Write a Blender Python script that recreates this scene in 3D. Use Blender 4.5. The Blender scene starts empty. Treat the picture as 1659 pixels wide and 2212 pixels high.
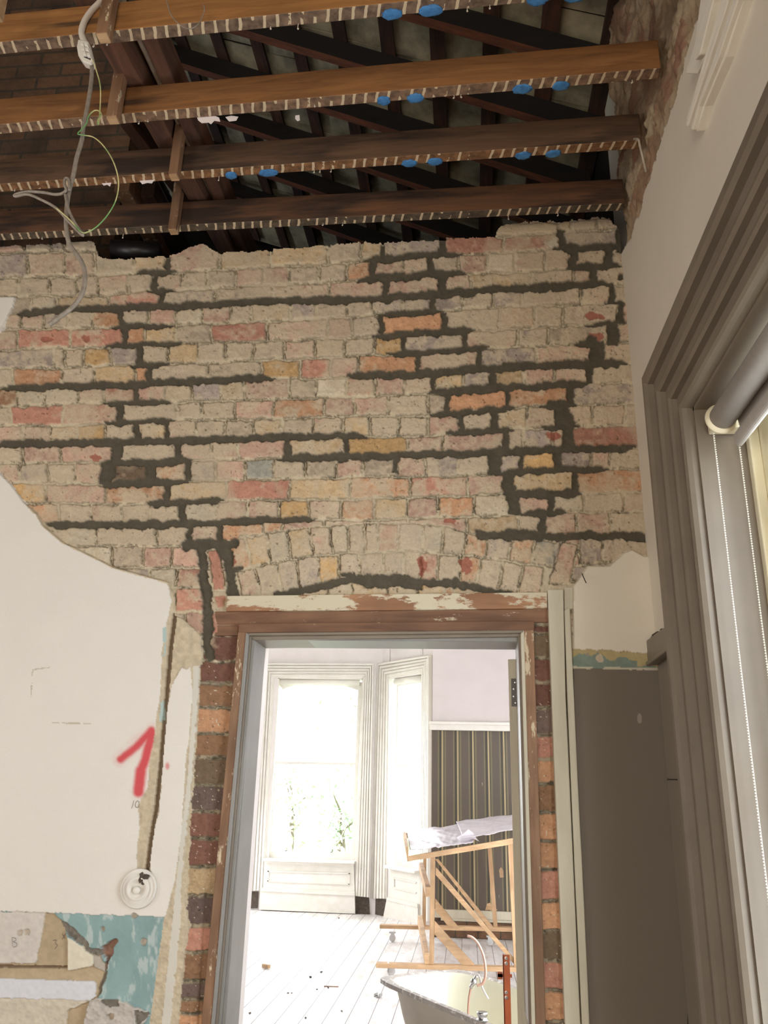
import bpy, bmesh, math, random
import numpy as np
from mathutils import Vector, Matrix

# ---------------------------------------------------------------- camera
PX, PY = 829.5, 1106.0
FOC = 1747.41
def _n(v):
    v = np.array(v, float); return v / np.linalg.norm(v)
_dY = _n([176.0, -609.0, -FOC]); _dZ = _n([125.0, 5050.0, -FOC]); _dX = np.cross(_dY, _dZ)
ROT = np.array([_dX, _dY, _dZ])
CAM = np.array([0.0, -2.8, 1.52])
sc = bpy.context.scene
cam_d = bpy.data.cameras.new('camera'); cam = bpy.data.objects.new('camera', cam_d)
sc.collection.objects.link(cam)
cam_d.sensor_fit = 'HORIZONTAL'; cam_d.sensor_width = 36.0; cam_d.lens = 36.0 * FOC / 1659.0
cam_d.clip_start = 0.05; cam_d.clip_end = 200
m4 = Matrix([[*ROT[0], CAM[0]], [*ROT[1], CAM[1]], [*ROT[2], CAM[2]], [0, 0, 0, 1]])
cam.matrix_world = m4
sc.camera = cam

# ---------------------------------------------------------------- world, lights, exposure
WORLD = 8.0
w = bpy.data.worlds.new('world'); sc.world = w; w.use_nodes = True
w.node_tree.nodes['Background'].inputs[0].default_value = (0.86, 0.93, 1.0, 1)
w.node_tree.nodes['Background'].inputs[1].default_value = WORLD
sc.view_settings.view_transform = 'Standard'; sc.view_settings.look = 'None'
sc.view_settings.gamma = 1.0; sc.view_settings.exposure = 0.0
try: sc.view_settings.use_curve_mapping = False
except Exception: pass
sc.cycles.max_bounces = 8; sc.cycles.diffuse_bounces = 5; sc.cycles.transparent_max_bounces = 12
sc.cycles.use_denoising = True
sc.cycles.sample_clamp_indirect = 6.0
def area(name, loc, target, sx, sy, power, col, portal=False):
    l = bpy.data.lights.new(name, 'AREA'); l.shape = 'RECTANGLE'; l.size = sx; l.size_y = sy
    l.energy = power; l.color = col
    o = bpy.data.objects.new(name, l); sc.collection.objects.link(o)
    o.location = loc
    d = Vector(target) - Vector(loc)
    o.rotation_euler = d.to_track_quat('-Z', 'Y').to_euler()
    if portal: l.cycles.is_portal = True
    return o
# added fill lamps standing in for unseen daylight, left and behind the camera
area('fill_lamp_left', (-3.9, -2.4, 1.55), (-0.4, -0.3, 1.3), 1.3, 2.1, 60, (0.94, 0.96, 1.0))
area('fill_lamp_rear', (-1.2, -5.9, 1.7), (-0.6, 0.0, 2.1), 2.2, 2.2, 105, (1.0, 0.91, 0.79))
# added fill lamp brightening the far room, for an unseen bay side window
area('fill_lamp_far_room', (-3.6, 7.7, 1.9), (-1.4, 5.2, 0.0), 1.4, 2.3, 125, (0.97, 0.98, 1.0))
# portals at the openings that look on the sky
area('portal_bay_centre', (-2.1, 8.98, 1.9), (-2.1, 0, 1.9), 1.25, 2.5, 0, (1, 1, 1), True)
area('portal_side_window', (0.9, -1.35, 1.55), (0, -1.35, 1.55), 1.35, 2.1, 0, (1, 1, 1), True)

# ---------------------------------------------------------------- geometry helpers
def ray(u, v):
    return ROT @ np.array([u - PX, PY - v, -FOC])
def hitp(u, v, p, n):
    r = ray(u, v); p = np.array(p, float); n = np.array(n, float)
    return CAM + r * (((p - CAM) @ n) / (r @ n))
def hy(u, v, y=0.0): return hitp(u, v, (0, y, 0), (0, 1, 0))
def hx(u, v, x): return hitp(u, v, (x, 0, 0), (1, 0, 0))
def hz(u, v, z=0.0): return hitp(u, v, (0, 0, z), (0, 0, 1))
XR = 0.6404

def lin(c):
    c = np.asarray(c, float) / 255.0
    return np.where(c <= 0.04045, c / 12.92, ((c + 0.055) / 1.055) ** 2.4)

def meta(o, label=None, cat=None, group=None, kind=None):
    if label: o['label'] = label
    if cat: o['category'] = cat
    if group: o['group'] = group
    if kind: o['kind'] = kind
    return o
def empty(name, loc=(0, 0, 0)):
    o = bpy.data.objects.new(name, None); sc.collection.objects.link(o); o.location = loc
    o.empty_display_size = 0.05
    return o
class MB:
    def __init__(s): s.v = []; s.f = []
    def add(s, vs, fs):
        b = len(s.v); s.v += [tuple(map(float, p)) for p in vs]; s.f += [tuple(b + i for i in f) for f in fs]; return s
    def box(s, x0, x1, y0, y1, z0, z1):
        return s.hexa([(x0,y0,z0),(x1,y0,z0),(x1,y1,z0),(x0,y1,z0),(x0,y0,z1),(x1,y0,z1),(x1,y1,z1),(x0,y1,z1)])
    def hexa(s, p):
        return s.add(p, [(0,3,2,1),(4,5,6,7),(0,1,5,4),(1,2,6,5),(2,3,7,6),(3,0,4,7)])
    def beam(s, a, b, w, h, up=(0, 0, 1)):
        a = np.array(a, float); b = np.array(b, float); d = _n(b - a); up = np.array(up, float)
        if abs(d @ up) > 0.98: up = np.array([0, 1.0, 0])
        sd = _n(np.cross(d, up)); u = np.cross(sd, d)
        p = []
        for q in (a, b):
            for i, j in ((-1,-1),(1,-1),(1,1),(-1,1)): p.append(q + sd * (w / 2 * i) + u * (h / 2 * j))
        return s.add(p, [(0,1,2,3),(7,6,5,4),(0,4,5,1),(1,5,6,2),(2,6,7,3),(3,7,4,0)])
    def prism(s, pts, off):
        off = np.array(off, float); n = len(pts); P = [np.array(p, float) for p in pts]
        return s.add(P + [p + off for p in P], [tuple(range(n)), tuple(range(2*n-1, n-1, -1))] + [(i, i+n, (i+1)%n+n, (i+1)%n) for i in range(n)])
    def tube(s, pts, r, n=8, smooth=0, cap=True):
        P = [np.array(p, float) for p in pts]
        if smooth: P = catmull(P, smooth)
        R = r if hasattr(r, '__len__') else [r] * len(P)
        if len(R) != len(P): R = list(np.interp(np.linspace(0, 1, len(P)), np.linspace(0, 1, len(R)), R))
        rings = []; prev = None
        for i, p in enumerate(P):
            d = _n(P[min(i+1, len(P)-1)] - P[max(i-1, 0)])
            if prev is None:
                a = np.array([0, 0, 1.0]) if abs(d[2]) < .9 else np.array([1.0, 0, 0])
            else: a = prev
            a = _n(a - d * (a @ d)); prev = a; b = np.cross(d, a)
            rings.append([p + R[i] * (a * math.cos(t) + b * math.sin(t)) for t in np.linspace(0, 2*math.pi, n, endpoint=False)])
        vs = [q for g in rings for q in g]; fs = []
        for i in range(len(P) - 1):
            for j in range(n): fs.append((i*n+j, i*n+(j+1)%n, (i+1)*n+(j+1)%n, (i+1)*n+j))
        if cap: fs += [tuple(range(n-1, -1, -1)), tuple(range((len(P)-1)*n, len(P)*n))]
        return s.add(vs, fs)
    def lathe(s, c, ax, prof, n=24):
        c = np.array(c, float); ax = _n(ax)
        a = np.array([0, 0, 1.0]) if abs(ax[2]) < .9 else np.array([1.0, 0, 0])
        a = _n(a - ax * (a @ ax)); b = np.cross(ax, a)
        vs = [c + ax * h + r * (a * math.cos(t) + b * math.sin(t)) for r, h in prof for t in np.linspace(0, 2*math.pi, n, endpoint=False)]
        fs = [(i*n+j, i*n+(j+1)%n, (i+1)*n+(j+1)%n, (i+1)*n+j) for i in range(len(prof)-1) for j in range(n)]
        fs += [tuple(range(n-1, -1, -1)), tuple(range((len(prof)-1)*n, len(prof)*n))]
        return s.add(vs, fs)
    def blob(s, c, r, seed=0, sub=2, rough=.25):
        bm = bmesh.new(); bmesh.ops.create_icosphere(bm, subdivisions=sub, radius=1.0)
        rnd = random.Random(seed); r = np.array(r if hasattr(r, '__len__') else (r, r, r), float); c = np.array(c, float)
        vs = [c + np.array(v.co) * r * (1 + rnd.uniform(-rough, rough)) for v in bm.verts]
        fs = [tuple(v.index for v in f.verts) for f in bm.faces]; bm.free()
        return s.add(vs, fs)
    def build(s, name, m, parent=None, smooth=False, bevel=0, world=True):
        me = bpy.data.meshes.new(name); me.from_pydata(s.v, [], s.f); me.validate(); me.update()
        bm = bmesh.new(); bm.from_mesh(me); bmesh.ops.recalc_face_normals(bm, faces=bm.faces)
        bm.to_mesh(me); bm.free()
        me.materials.append(m)
        if smooth:
            me.polygons.foreach_set('use_smooth', [True] * len(me.polygons))
        o = bpy.data.objects.new(name, me); sc.collection.objects.link(o)
        if bevel:
            b = o.modifiers.new('bevel', 'BEVEL'); b.width = bevel; b.segments = 2; b.limit_method = 'ANGLE'; b.angle_limit = 0.6
        if parent is not None:
            o.parent = parent
            if world: o.matrix_parent_inverse = Matrix.Translation(-parent.location) if parent.parent is None else Matrix.Identity(4)
        return o
def catmull(P, k):
    out = []
    for i in range(len(P) - 1):
        p0, p1, p2, p3 = P[max(i-1, 0)], P[i], P[i+1], P[min(i+2, len(P)-1)]
        for t in np.linspace(0, 1, k, endpoint=False):
            out.append(0.5 * ((2*p1) + (-p0+p2)*t + (2*p0-5*p1+4*p2-p3)*t*t + (-p0+3*p1-3*p2+p3)*t**3))
    out.append(P[-1]); return out
def slab(mb, px, y0, y1):                # image-pixel outline projected onto the plane y=y0, given depth to y1
    return mb.prism([hy(u, v, y0) for u, v in px], (0, y1 - y0, 0))
def slabx(mb, px, x0, x1):
    return mb.prism([hx(u, v, x0) for u, v in px], (x1 - x0, 0, 0))
def slabp(mb, px, p, n, d):              # on any plane
    n = _n(n); return mb.prism([hitp(u, v, p, n) for u, v in px], n * d)

# ---------------------------------------------------------------- materials
def ramp(nt, fac, stops, interp='LINEAR'):
    r = nt.nodes.new('ShaderNodeValToRGB'); r.color_ramp.interpolation = interp
    e = r.color_ramp.elements
    while len(e) < len(stops): e.new(0.5)
    for k, (p, c) in enumerate(stops): e[k].position = p; e[k].color = (*c, 1)
    nt.links.new(fac, r.inputs[0]); return r.outputs[0]
def noise(nt, vec, scale, detail=4, rough=.6, dist=0.0):
    n = nt.nodes.new('ShaderNodeTexNoise'); n.inputs['Scale'].default_value = scale; n.inputs['Detail'].default_value = detail
    n.inputs['Roughness'].default_value = rough; n.inputs['Distortion'].default_value = dist
    nt.links.new(vec, n.inputs['Vector']); return n.outputs['Fac']
def mapping(nt, vec, scale):
    m = nt.nodes.new('ShaderNodeMapping'); m.inputs['Scale'].default_value = scale
    nt.links.new(vec, m.inputs[0]); return m.outputs[0]
def bump(nt, h, bsdf, strength, dist=.01):
    b = nt.nodes.new('ShaderNodeBump'); b.inputs['Strength'].default_value = strength; b.inputs['Distance'].default_value = dist
    nt.links.new(h, b.inputs['Height']); nt.links.new(b.outputs[0], bsdf.inputs['Normal'])
def newmat(name, rough=.7, metal=0.0):
    m = bpy.data.materials.new(name); m.use_nodes = True; nt = m.node_tree
    b = nt.nodes['Principled BSDF']; b.inputs['Roughness'].default_value = rough; b.inputs['Metallic'].default_value = metal
    tc = nt.nodes.new('ShaderNodeTexCoord')
    return m, nt, b, tc.outputs['Object']
def mixc(nt, fac, a, b):
    m = nt.nodes.new('ShaderNodeMix'); m.data_type = 'RGBA'
    if hasattr(fac, 'is_linked'): nt.links.new(fac, m.inputs['Factor'])
    else: m.inputs['Factor'].default_value = fac
    for s, k in ((a, 'A'), (b, 'B')):
        i = [x for x in m.inputs if x.name == k and x.type == 'RGBA'][0]
        if hasattr(s, 'is_linked'): nt.links.new(s, i)
        else: i.default_value = (*s, 1)
    return [x for x in m.outputs if x.type == 'RGBA'][0]
def mth(nt, op, a, b=None):
    m = nt.nodes.new('ShaderNodeMath'); m.operation = op
    for k, s in enumerate((a, b)):
        if s is None: continue
        if hasattr(s, 'is_linked'): nt.links.new(s, m.inputs[k])
        else: m.inputs[k].default_value = s
    return m.outputs[0]
def paint(name, c1, c2=None, scale=6, rough=.6, stretch=(1,1,1), bmp=.15, bscale=60, lo=.35, hi=.7, chips=None, chip_t=.66, chip_scale=14, metal=0.0):
    m, nt, b, oc = newmat(name, rough, metal)
    c1 = lin(c1); c2 = lin(c2) if c2 is not None else c1 * .85
    v = mapping(nt, oc, stretch)
    col = ramp(nt, noise(nt, v, scale), [(lo, c1), (hi, c2)])
    if chips is not None:
        f = ramp(nt, noise(nt, v, chip_scale, 6, .7), [(chip_t, (0,0,0)), (chip_t + .03, (1,1,1))])
        col = mixc(nt, f, col, lin(chips))
    nt.links.new(col, b.inputs['Base Color'])
    if bmp: bump(nt, noise(nt, v, bscale, 4), b, bmp, .004)
    return m
def wood(name, c1, c2, axis='x', rough=.65, scale=5, flecks=None, fleck_t=.63, fleck_scale=16):
    st = {'x': (.12, 1, 1), 'y': (1, .12, 1), 'z': (1, 1, .12)}[axis]
    m, nt, b, oc = newmat(name, rough)
    v = mapping(nt, oc, tuple(s * scale for s in st))
    f = noise(nt, v, 3.0, 6, .65, 1.2)
    col = ramp(nt, f, [(.3, lin(c2)), (.62, lin(c1))])
    big = noise(nt, oc, 2.2, 3)
    col = mixc(nt, ramp(nt, big, [(.42, (0,0,0)), (.68, (.6,.6,.6))]), col, lin(np.array(c2) * .62))
    if flecks is not None:
        g = ramp(nt, noise(nt, mapping(nt, oc, tuple(math.sqrt(s) for s in st)), fleck_scale, 7, .7), [(fleck_t, (0,0,0)), (fleck_t + .04, (1,1,1))])
        col = mixc(nt, g, col, lin(flecks))
    nt.links.new(col, b.inputs['Base Color']); bump(nt, f, b, .25, .003)
    return m
def vcmat(name, rough=.9, bscale=220, bstr=.35, dist=.003, lo=.80, hi=1.14):
    m, nt, b, oc = newmat(name, rough)
    a = nt.nodes.new('ShaderNodeAttribute'); a.attribute_name = 'Col'
    nz = noise(nt, oc, 130, 6, .7)
    k = ramp(nt, nz, [(.3, (lo,lo*.99,lo*.98)), (.7, (hi,hi*.99,hi*.98))])
    mm = nt.nodes.new('ShaderNodeMix'); mm.data_type = 'RGBA'; mm.blend_type = 'MULTIPLY'; mm.inputs['Factor'].default_value = 1.0
    ii = [x for x in mm.inputs if x.type == 'RGBA']
    nt.links.new(a.outputs['Color'], ii[0]); nt.links.new(k, ii[1])
    nt.links.new([x for x in mm.outputs if x.type == 'RGBA'][0], b.inputs['Base Color'])
    bump(nt, noise(nt, oc, bscale, 8, .75), b, bstr, dist)
    return m
def plain(name, c, rough=.5, metal=0.0):
    m, nt, b, oc = newmat(name, rough, metal); b.inputs['Base Color'].default_value = (*lin(c), 1)
    return m
M = {}
M['brick'] = vcmat('lime_washed_brick', .92, 190, .45, .0035, .84, 1.12)
M['plasterwall'] = vcmat('painted_plaster', .7, 40, .10, .0015, .975, 1.015)
M['cream'] = paint('cream_wall_paint', (222, 214, 200), (214, 205, 190), 3, .7, bmp=.12, bscale=90)
M['white_room'] = paint('white_wall_paint', (232, 226, 224), (224, 218, 214), 3, .7)
M['cream_grey'] = paint('pale_grey_wall_paint', (206, 198, 196), (200, 192, 190), 3, .7)
M['gloss_white'] = paint('white_gloss_joinery', (230, 226, 218), (221, 216, 205), 8, .4, bmp=.05, chips=(205, 192, 165), chip_t=.68)
M['taupe'] = paint('taupe_gloss_paint', (128, 117, 102), (118, 107, 93), 5, .42, bmp=.04, chips=(205, 192, 160), chip_t=.79, chip_scale=20)
M['taupe_dark'] = paint('dark_taupe_wall_paint', (103, 94, 82), (97, 88, 77), 4, .6, bmp=.06, bscale=120)
M['grey_frame'] = paint('grey_door_frame_paint', (138, 137, 133), (127, 125, 120), 6, .4, bmp=.05, chips=(205, 200, 185), chip_t=.76)
M['raw_brown'] = wood('bare_brown_timber', (158, 122, 92), (124, 88, 62), 'z', flecks=(206, 190, 160), fleck_t=.58, fleck_scale=22)
M['raw_brown_x'] = wood('bare_brown_timber_across', (144, 106, 78), (106, 72, 52), 'x', flecks=(200, 184, 158), fleck_t=.62, fleck_scale=24)
M['lintel_pale'] = wood('paint_flaked_timber', (176, 130, 94), (150, 106, 76), 'x', flecks=(206, 196, 170), fleck_t=.47, fleck_scale=13)
M['old_cream'] = paint('old_cream_board_paint', (206, 199, 178), (186, 178, 156), 9, .7, (1, 1, .18), .4, 90, chips=(160, 140, 110), chip_t=.67)
M['joist'] = None
M['rafter'] = wood('dark_roof_timber', (104, 72, 54), (48, 36, 30), 'x', .8)
M['purlin'] = wood('dark_red_roof_timber', (118, 80, 60), (66, 46, 38), 'y', .8)
M['batten'] = wood('roof_batten_timber', (84, 50, 34), (36, 24, 20), 'y', .8)
M['slate'] = paint('grey_green_slate', (190, 180, 150), (122, 114, 96), 7, .75, bmp=.3, bscale=30)
M['attic_brick'] = None
M['pine'] = wood('fresh_pine_timber', (206, 172, 132), (176, 140, 102), 'x', .6, 7)
M['pine_z'] = wood('fresh_pine_upright', (196, 162, 122), (166, 130, 94), 'z', .6, 7)
M['sheet'] = paint('cloudy_plastic_sheet', (226, 220, 226), (206, 198, 206), 5, .35, bmp=.3, bscale=25)
M['enamel'] = paint('cream_bath_enamel', (224, 220, 200), (212, 207, 186), 2, .25, bmp=0)
M['bath_out'] = paint('grey_bath_primer', (184, 176, 160), (170, 160, 144), 3, .6)
M['bath_rim'] = paint('worn_bath_rim', (176, 170, 164), (150, 140, 132), 18, .5, chips=(214, 210, 204), chip_t=.55, chip_scale=30)
M['orange'] = paint('orange_red_steel_paint', (208, 112, 70), (192, 98, 60), 12, .45, bmp=.03)
M['steel'] = plain('bright_steel', (196, 196, 196), .3, 1.0)
M['dark_steel'] = plain('dark_hinge_steel', (92, 90, 90), .45, .8)
M['copper'] = plain('copper_pipe', (204, 164, 146), .4, .6)
M['hose'] = plain('grey_hose_plastic', (196, 192, 190), .4)
M['blind'] = paint('grey_roller_blind_cloth', (172, 166, 158), (164, 158, 150), 30, .7, bmp=.1, bscale=300)
M['plastic'] = plain('cream_plastic', (226, 216, 186), .4)
M['white_plastic'] = plain('white_plastic', (226, 222, 212), .4)
M['bead'] = plain('pale_bead_chain', (235, 232, 222), .3)
M['cable'] = paint('dusty_grey_cable', (150, 140, 128), (124, 114, 102), 60, .6, bmp=.1)
M['white_cable'] = plain('white_cable_sheath', (214, 206, 194), .45)
M['earth'] = None
M['blue'] = paint('blue_adhesive', (70, 136, 196), (48, 106, 162), 60, .5, bmp=.3, bscale=120)
M['paper'] = plain('torn_white_paper', (232, 224, 224), .8)
M['nail'] = plain('plaster_tipped_nail', (205, 196, 180), .5)
M['iron'] = plain('rusty_iron_nail', (52, 42, 36), .6, .5)
M['pipe_white'] = paint('old_white_conduit', (190, 178, 160), (150, 138, 122), 20, .6)
M['black'] = plain('black_bitumen_pipe', (30, 27, 26), .4)
M['room_floor'] = wood('brown_floor_boards', (150, 112, 80), (120, 88, 62), 'y', .6)
M['grass'] = paint('garden_grass', (96, 120, 62), (70, 92, 46), 3, .9)
M['leaf'] = paint('tree_leaf', (158, 172, 146), (128, 144, 122), 4, .6, bmp=0)
M['bark'] = paint('grey_bark', (110, 98, 84), (80, 70, 60), 9, .9)
M['cornice'] = paint('white_plaster_cornice', (236, 230, 216), (226, 219, 203), 20, .8, (1, .2, 1), .3, 80)
M['graphite'] = plain('pencil_graphite', (112, 104, 100), .7)
M['bright_cream'] = paint('bright_cream_sash_paint', (240, 234, 208), (230, 222, 190), 8, .5, bmp=.1, chips=(180, 150, 110), chip_t=.74)
M['rubble'] = paint('dark_rubble', (92, 82, 72), (58, 50, 44), 40, .95, bmp=.8, bscale=80)

def glass_mat():
    m = bpy.data.materials.new('window_glass'); m.use_nodes = True; nt = m.node_tree; nt.nodes.clear()
    o = nt.nodes.new('ShaderNodeOutputMaterial'); mx = nt.nodes.new('ShaderNodeMixShader'); t = nt.nodes.new('ShaderNodeBsdfTransparent')
    g = nt.nodes.new('ShaderNodeBsdfGlossy'); g.inputs['Roughness'].default_value = .02; mx.inputs[0].default_value = .06
    nt.links.new(t.outputs[0], mx.inputs[1]); nt.links.new(g.outputs[0], mx.inputs[2]); nt.links.new(mx.outputs[0], o.inputs[0]); return m
M['glass'] = glass_mat()
def joist_mat(name, c1, c2, strip, patch):
    m, nt, b, oc = newmat(name, .7)
    v = mapping(nt, oc, (.9, 9, 9))
    f = noise(nt, v, 3.0, 6, .65, 1.5)
    col = ramp(nt, f, [(.28, lin(c2)), (.66, lin(c1))])
    stain = ramp(nt, noise(nt, mapping(nt, oc, (1.3, 3, 9)), 1.2, 4), [(patch, (0,0,0)), (patch + .12, (.85,.85,.85))])
    col = mixc(nt, stain, col, lin((42, 32, 26)))
    sx = nt.nodes.new('ShaderNodeSeparateXYZ'); nt.links.new(oc, sx.inputs[0])
    wob = noise(nt, oc, 22, 2)
    xx = mth(nt, 'ADD', sx.outputs[0], mth(nt, 'MULTIPLY', wob, .012))
    xx = mth(nt, 'ADD', xx, mth(nt, 'MULTIPLY', sx.outputs[1], .25))
    fr = mth(nt, 'FRACT', mth(nt, 'DIVIDE', xx, .0385))
    st = mth(nt, 'LESS_THAN', fr, .24)
    st = mth(nt, 'MULTIPLY', st, mth(nt, 'GREATER_THAN', noise(nt, oc, 9, 3), .42))
    under = ramp(nt, noise(nt, oc, 34, 5), [(.35, lin(strip)), (.65, lin(np.array(strip) * .62))])
    under = mixc(nt, st, under, lin((204, 186, 156)))
    geo = nt.nodes.new('ShaderNodeNewGeometry'); sg = nt.nodes.new('ShaderNodeSeparateXYZ'); nt.links.new(geo.outputs['True Normal'], sg.inputs[0])
    dn = mth(nt, 'LESS_THAN', sg.outputs[2], -.7)
    nt.links.new(mixc(nt, dn, col, under), b.inputs['Base Color']); bump(nt, f, b, .3, .003)
    return m
def stripe_mat():
    m, nt, b, oc = newmat('striped_wallpaper', .55)
    sx = nt.nodes.new('ShaderNodeSeparateXYZ'); nt.links.new(oc, sx.inputs[0])
    fr = mth(nt, 'FRACT', mth(nt, 'ADD', mth(nt, 'DIVIDE', sx.outputs[0], .182), 30.13))
    A, B, Cc, D = lin((84, 74, 63)), lin((104, 95, 70)), lin((60, 53, 41)), lin((190, 174, 130))
    col = ramp(nt, fr, [(0, A), (.34, B), (.44, Cc), (.55, Cc), (.60, D), (.635, Cc), (.66, D), (.695, Cc), (.76, B), (.88, A)], 'CONSTANT')
    g = ramp(nt, noise(nt, mapping(nt, oc, (1, 1, .3)), 18, 7, .7), [(.70, (0,0,0)), (.73, (1,1,1))])
    col = mixc(nt, g, col, lin((196, 178, 140)))
    nt.links.new(col, b.inputs['Base Color']); bump(nt, noise(nt, oc, 12), b, .2, .01); return m
def board_floor():
    m, nt, b, oc = newmat('worn_white_floorboards', .45)
    sx = nt.nodes.new('ShaderNodeSeparateXYZ'); nt.links.new(oc, sx.inputs[0])
    fr = mth(nt, 'FRACT', mth(nt, 'ADD', mth(nt, 'DIVIDE', sx.outputs[0], .158), 40.35))
    line = mth(nt, 'LESS_THAN', fr, .035)
    w1 = noise(nt, mapping(nt, oc, (3, .8, 1)), 3.0, 7, .75, .6)
    col = ramp(nt, w1, [(.30, lin((190, 178, 162))), (.44, lin((216, 211, 208))), (.60, lin((232, 231, 231)))])
    col = mixc(nt, line, col, lin((96, 88, 84)))
    nt.links.new(col, b.inputs['Base Color']); return m
def attic_brick():
    m, nt, b, oc = newmat('sooty_attic_brick', .95)
    v = nt.nodes.new('ShaderNodeCombineXYZ'); sx = nt.nodes.new('ShaderNodeSeparateXYZ'); nt.links.new(oc, sx.inputs[0])
    nt.links.new(sx.outputs[0], v.inputs[0]); nt.links.new(sx.outputs[2], v.inputs[1])
    br = nt.nodes.new('ShaderNodeTexBrick'); nt.links.new(v.outputs[0], br.inputs['Vector'])
    br.inputs['Scale'].default_value = 1.0; br.inputs['Brick Width'].default_value = .25; br.inputs['Row Height'].default_value = .085
    br.inputs['Mortar Size'].default_value = .008
    br.inputs['Color1'].default_value = (*lin((128, 96, 72)), 1); br.inputs['Color2'].default_value = (*lin((100, 80, 66)), 1)
    br.inputs['Mortar'].default_value = (*lin((84, 76, 64)), 1)
    col = mixc(nt, ramp(nt, noise(nt, oc, 5, 4), [(.4, (0,0,0)), (.65, (.7,.7,.7))]), br.outputs['Color'], lin((60, 50, 42)))
    nt.links.new(col, b.inputs['Base Color']); bump(nt, noise(nt, oc, 40), b, .6, .01); return m
def earth_mat():
    m, nt, b, oc = newmat('green_yellow_wire', .45)
    nt.links.new(ramp(nt, noise(nt, oc, 9, 2), [(.42, lin((214, 206, 150))), (.5, lin((206, 200, 140))), (.6, lin((110, 160, 96)))]), b.inputs['Base Color']); return m
M['stripe'] = stripe_mat(); M['boards'] = board_floor(); M['attic_brick'] = attic_brick(); M['earth'] = earth_mat()
M['far_brick'] = M['attic_brick']

# ---------------------------------------------------------------- numeric noise for the walls laid out in image pixels
def _hash(ix, iy, seed):
    h = (ix.astype(np.int64) * 374761393 + iy.astype(np.int64) * 668265263 + seed * 974634777) & 0xFFFFFFFF
    h = ((h ^ (h >> 13)) * 1274126177) & 0xFFFFFFFF
    return ((h ^ (h >> 16)) & 0xFFFF) / 65535.0
def vnoise(x, y, seed=0):
    ix = np.floor(x); iy = np.floor(y); fx = x - ix; fy = y - iy
    fx = fx*fx*(3-2*fx); fy = fy*fy*(3-2*fy); ix = ix.astype(np.int64); iy = iy.astype(np.int64)
    a = _hash(ix, iy, seed); b = _hash(ix+1, iy, seed); c = _hash(ix, iy+1, seed); d = _hash(ix+1, iy+1, seed)
    return (a*(1-fx)+b*fx)*(1-fy) + (c*(1-fx)+d*fx)*fy
def fbm(x, y, s, oct=4, seed=0, gain=.55):
    t = 0; a = 1; n = 0
    for k in range(oct):
        t = t + a * vnoise(x / s * 2**k, y / s * 2**k, seed + 17*k); n += a; a *= gain
    return t / n
def sstep(x, a, b):
    t = np.clip((x - a) / (b - a), 0, 1); return t*t*(3-2*t)
def inpoly(X, Y, P):
    r = np.zeros(X.shape, bool); n = len(P)
    for i in range(n):
        x0, y0 = P[i]; x1, y1 = P[(i+1) % n]
        if y0 == y1: continue
        c = ((y0 > Y) != (y1 > Y)) & (X < (x1 - x0) * (Y - y0) / (y1 - y0) + x0)
        r ^= c
    return r
def segdist(X, Y, P):
    d = np.full(X.shape, 1e9)
    for (x0, y0), (x1, y1) in zip(P[:-1], P[1:]):
        dx, dy = x1-x0, y1-y0; t = np.clip(((X-x0)*dx + (Y-y0)*dy) / (dx*dx+dy*dy+1e-9), 0, 1)
        d = np.minimum(d, np.hypot(X-x0-t*dx, Y-y0-t*dy))
    return d

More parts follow.
